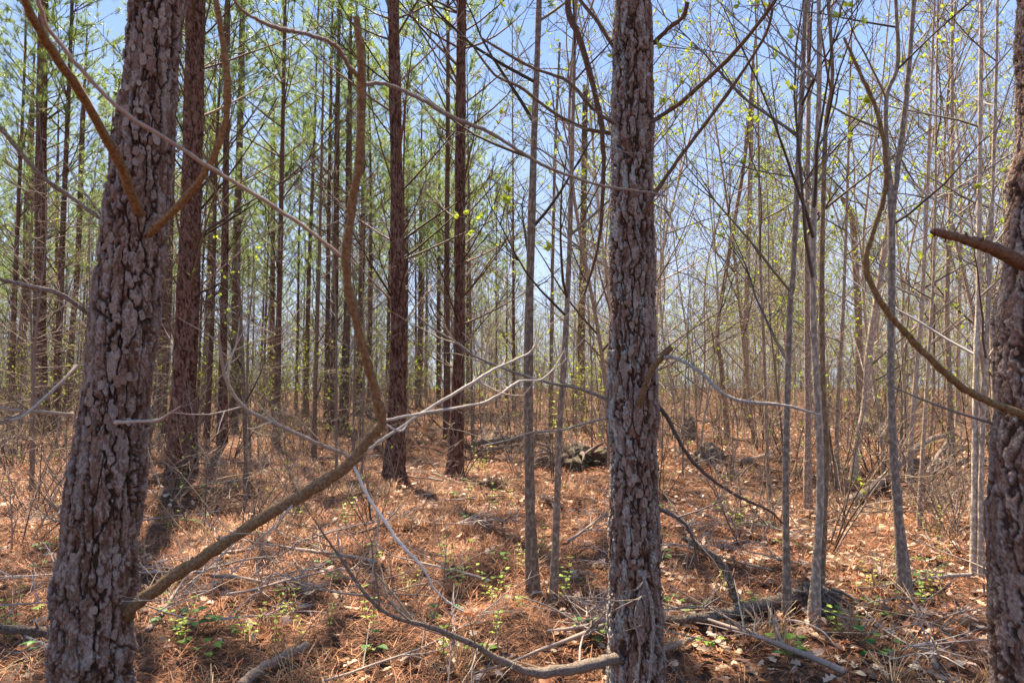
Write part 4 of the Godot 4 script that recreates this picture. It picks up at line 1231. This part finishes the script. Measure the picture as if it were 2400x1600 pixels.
func make_background() -> void:
	fat = 1.7
	var pines := [pine_model(1, 16.0, 0.085, 1.0, 6.2), pine_model(2, 18.0, 0.105, 1.2, 7.6), pine_model(3, 14.0, 0.07, 0.8, 5.2), pine_model(4, 17.0, 0.095, 1.4, 7.4), pine_model(5, 11.0, 0.05, 0.7, 3.8)]
	fat = 1.1
	var hards := [hard_model(11, 12.0, 0.055, 1.6, 34, 3.2, GREY_WOOD, 0.22, 0.45), hard_model(12, 14.0, 0.066, 2.2, 36, 3.6, Color(0.33, 0.28, 0.24), 0.16, 0.5), hard_model(13, 9.0, 0.03, 0.9, 30, 2.4, Color(0.35, 0.295, 0.25), 0.3, 0.6), hard_model(14, 11.0, 0.04, 1.2, 32, 2.8, BROWN_WOOD, 0.2, 0.55), hard_model(15, 7.0, 0.021, 0.7, 26, 2.0, Color(0.39, 0.335, 0.29), 0.24, 0.5), hard_model(16, 13.0, 0.056, 1.6, 34, 3.2, Color(0.38, 0.325, 0.28), 0.36, 0.45)]
	fat = 1.3
	var shrubs := [shrub_model(21, 1.6, 6, Color(0.26, 0.2, 0.15), 0.02, 0.03), shrub_model(22, 2.3, 5, Color(0.22, 0.165, 0.125), 0.05, 0.035), shrub_model(23, 1.2, 7, Color(0.32, 0.255, 0.2), 0.0, 0.03), shrub_model(24, 3.8, 7, Color(0.26, 0.2, 0.15), 0.62, 0.065), shrub_model(25, 2.0, 6, Color(0.28, 0.22, 0.17), 0.16, 0.04)]
	var placed := []
	rng.seed = 2024
	# pines: planted side
	var n := 0
	var tries := 0
	while n < 105 and tries < 6000:
		tries += 1
		var d := rng.randf_range(15.0, 70.0)
		var u := rng.randf_range(-0.84, 0.62)
		var x := u * d
		var edge := -0.02 + 0.1 * lie.get_noise_2d(d * 3.0, 4.0)
		if u > edge and rng.randf() > 0.06:
			continue
		var ok := true
		for q in placed:
			if absf(q.x - x) < 1.9 and absf(q.y - d) < 1.9:
				ok = false
				break
		if not ok:
			continue
		placed.append(Vector2(x, d))
		var p := on_ground(x, -d)
		var px := px_of(p)
		var far := how_far(d)
		var k := rng.randi() % 5
		var size := rng.randf_range(0.85, 1.15)
		var look: String = build_of(size) + ["slender", "thick-stemmed", "bushy", "long-stemmed", "young thin"][k]
		again(pines[k], p, rng.randf() * TAU, size, "%s pine %s, %s" % [look, far, zone(px)], "%s pines %s %s" % [look, far, zone(px)])
		n += 1
	# bare hardwoods
	n = 0
	tries = 0
	while n < 165 and tries < 9000:
		tries += 1
		var d := 9.0 + 56.0 * pow(rng.randf(), 0.85)
		var u := rng.randf_range(-0.84, 0.84)
		if u < 0.12 and rng.randf() > (0.1 if u < -0.1 else 0.3):
			continue
		if u < 0.12 and d < 16.0:
			continue
		var x := u * d
		var ok := true
		for q in placed:
			if absf(q.x - x) < 0.75 and absf(q.y - d) < 0.75:
				ok = false
				break
		if not ok:
			continue
		placed.append(Vector2(x, d))
		var p := on_ground(x, -d)
		var px := px_of(p)
		var far := how_far(d)
		var k := rng.randi() % 6
		if d < 14.0:
			k = [2, 4, 3][rng.randi() % 3]
		var size := rng.randf_range(0.8, 1.2)
		var look: String = build_of(size) + ["forked", "stout", "tan", "brown", "thin", "budding"][k]
		var o4 := again(hards[k], p, rng.randf() * TAU, size, "%s bare hardwood %s, %s" % [look, far, zone(px)], "%s hardwoods %s %s" % [look, far, zone(px)])
		o4.rotation.x = rng.randf_range(-0.13, 0.13)
		o4.rotation.z = rng.randf_range(-0.13, 0.13)
		n += 1
	# understory
	n = 0
	while n < 300:
		var d := 5.5 + 38.0 * pow(rng.randf(), 1.1)
		var u := rng.randf_range(-0.82, 0.82)
		if d < 9.0 and (absf(u) < 0.16 or rng.randf() < 0.2):
			continue
		var x := u * d
		var p := on_ground(x, -d)
		var px := px_of(p)
		var k := rng.randi() % 5
		if d > 17.0 and u < 0.2 and rng.randf() < 0.5:
			k = 3
		if d < 14.0 and k == 3:
			k = 0
		if d < 9.0:
			k = [0, 2][rng.randi() % 2]
		var far := how_far(d)
		var look: String = ["bare tan", "bare brown", "low pale bare", "yellow-green leafing", "sparsely leafing"][k]
		again(shrubs[k], p, rng.randf() * TAU, rng.randf_range(0.6, 1.15), "%s shrub %s, %s" % [look, far, zone(px)], "%s shrubs %s %s" % [look, far, zone(px)])
		n += 1
	var sticks := []
	for i in 4:
		rng.seed = 3300 + i
		var o2 := Node3D.new()
		var a := straight_path([3.2, 4.4, 2.4, 5.2][i], [0.013, 0.018, 0.01, 0.02][i], 0.003, 0.06, 0.12, 10)
		var gt := Geo.new(); var gw := Geo.new()
		gt.tube(a[0], a[1], 6, Color(0.24, 0.18, 0.14), 0.08, i)
		for j in 30:
			var t := rng.randf_range(0.12, 0.98)
			var az := rng.randf() * TAU
			var el := rng.randf_range(-0.1, 0.7)
			var q := whip(along(a[0], t), Vector3(cos(az) * cos(el), sin(el), sin(az) * cos(el)), rng.randf_range(0.3, 1.3) * (1.2 - 0.7 * t), 5, 0.15, 0.16)
			var col := tint(DEAD_TWIG if j % 2 else Color(0.25, 0.18, 0.13), 0.2)
			gw.tube(q, taper(6, 0.0045, 0.0016), 4, col)
			for m in 3:
				var t2 := rng.randf_range(0.25, 0.95)
				gw.tube(whip(along(q, t2), rand_dir(along_dir(q, t2), 0.8), rng.randf_range(0.1, 0.4), 3, 0.1, 0.16), taper(4, 0.0028, 0.0012), 3, col)
		part("trunk", gt, M.wood, o2)
		part("crown", gw, M.wood, o2)
		o2.set_meta("called", "dead_sapling_tree"); o2.set_meta("category", "sapling")
		sticks.append(o2)
	rng.seed = 3400
	for i in 95:
		var d := 8.0 + 22.0 * pow(rng.randf(), 1.2)
		var u := rng.randf_range(-0.8, 0.12) if i < 70 else rng.randf_range(0.12, 0.8)
		if d < 11.0 and u > -0.2 and u < 0.1:
			continue
		var p := on_ground(u * d, -d)
		var k := rng.randi() % 4
		var look: String = ["twiggy", "tall", "short", "leaning"][k]
		again(sticks[k], p, rng.randf() * TAU, rng.randf_range(0.7, 1.2), "%s dead sapling %s, %s" % [look, how_far(d), zone(px_of(p))], "%s dead saplings %s %s" % [look, how_far(d), zone(px_of(p))])
	for o3 in sticks:
		o3.queue_free()
	# the far wood reads as one mass
	var spots := []
	for i in 420:
		var d := rng.randf_range(68.0, 130.0)
		var x := rng.randf_range(-0.9, 0.9) * d
		spots.append(Transform3D(Basis(Vector3.UP, rng.randf() * TAU).scaled(Vector3.ONE * rng.randf_range(0.8, 1.1)), on_ground(x, -d)))
	var o := Node3D.new()
	o.name = "far_woods"
	add_child(o)
	tag(o, "far wood of grey trunks and twigs closing the view", "", "", "stuff")
	for i in 480:
		var d := rng.randf_range(40.0, 100.0)
		spots.append(Transform3D(Basis(Vector3.UP, rng.randf() * TAU).scaled(Vector3.ONE * rng.randf_range(1.0, 1.8)), on_ground(rng.randf_range(-0.9, 0.9) * d, -d)))
	var models := [pines[0], hards[0], hards[1], hards[5], hards[2], shrubs[1], shrubs[3], shrubs[4], shrubs[0]]
	for i in models.size():
		for child in models[i].get_children():
			var mm := MultiMesh.new()
			mm.transform_format = MultiMesh.TRANSFORM_3D
			mm.mesh = child.mesh
			var mine := []
			for j in spots.size():
				if (j % 5 if j < 420 else 5 + j % 4) == i:
					mine.append(spots[j])
			mm.instance_count = mine.size()
			for j in mine.size():
				mm.set_instance_transform(j, mine[j])
			var mi := MultiMeshInstance3D.new()
			mi.name = "far_" + String(child.name)
			mi.multimesh = mm
			mi.set_meta("kind", "stuff")
			o.add_child(mi, true)
	for s in pines + hards + shrubs:
		s.queue_free()

# ---------------------------------------------------------------- everything
func _ready() -> void:
	var cam := Camera3D.new()
	cam.name = "camera"
	cam.fov = rad_to_deg(2.0 * atan(800.0 / F))
	cam.near = 0.05
	cam.far = 600.0
	cam.position = Vector3(0, CAM_H, 0)
	cam.rotation.x = PITCH
	cam.current = true
	var lens := CameraAttributesPhysical.new()
	lens.frustum_focal_length = 24.0
	lens.frustum_focus_distance = 5.0
	lens.frustum_near = 0.05
	lens.frustum_far = 600.0
	lens.exposure_aperture = 6.3
	cam.attributes = lens
	add_child(cam)
	var sky := ProceduralSkyMaterial.new()
	sky.sky_top_color = Color(0.47, 0.62, 0.86)
	sky.sky_horizon_color = Color(0.82, 0.88, 0.95)
	sky.sky_curve = 0.22
	sky.ground_bottom_color = Color(0.2, 0.15, 0.11)
	sky.ground_horizon_color = Color(0.6, 0.62, 0.62)
	sky.sky_energy_multiplier = 0.65
	var env := Environment.new()
	env.background_mode = Environment.BG_SKY
	env.sky = Sky.new()
	env.sky.sky_material = sky
	env.tonemap_mode = Environment.TONE_MAPPER_LINEAR
	env.tonemap_exposure = 4.1
	env.sdfgi_enabled = true
	env.ssao_enabled = true
	env.ssil_enabled = true
	var we := WorldEnvironment.new()
	we.environment = env
	add_child(we)
	var sun := DirectionalLight3D.new()
	sun.name = "sun"
	sun.light_energy = 1.6
	sun.light_color = Color(1.0, 0.93, 0.83)
	sun.light_angular_distance = 0.53
	sun.shadow_enabled = true
	sun.directional_shadow_max_distance = 150.0
	add_child(sun)
	var from := Vector3(-sin(SUN_AZ) * cos(SUN_EL), sin(SUN_EL), -cos(SUN_AZ) * cos(SUN_EL))
	sun.look_at_from_position(from * 60.0, Vector3.ZERO)

	lie.seed = 12
	lie.frequency = 0.02
	lie.fractal_octaves = 2
	rough.seed = 5
	make_materials()
	M.green = surf(null, Vector3.ONE, 0.5)
	M.green.backlight_enabled = true
	M.green.backlight = Color(0.8, 0.85, 0.5)
	M.ochre_rock = surf(noise_tex(71, 0.03, [[0.0, 0.16, 0.11, 0.05], [0.5, 0.3, 0.21, 0.1], [1.0, 0.42, 0.33, 0.2]]), Vector3(6, 6, 6), 0.9, false)
	M.tan_wood = surf(noise_tex(72, 0.03, [[0.0, 0.1, 0.07, 0.05], [0.5, 0.25, 0.185, 0.14], [1.0, 0.42, 0.34, 0.28]]), Vector3(5, 5, 5), 0.9, false)
	M.pale_stick = surf(noise_tex(73, 0.03, [[0.0, 0.25, 0.22, 0.2], [0.5, 0.42, 0.39, 0.36], [1.0, 0.6, 0.57, 0.54]]), Vector3(9, 9, 9), 0.85, false)
	make_ground()
	make_litter()
	make_near_pines()
	make_middle_trees()
	make_saplings()
	make_dead_wood()
	make_background()
	make_plants()
	make_brush()
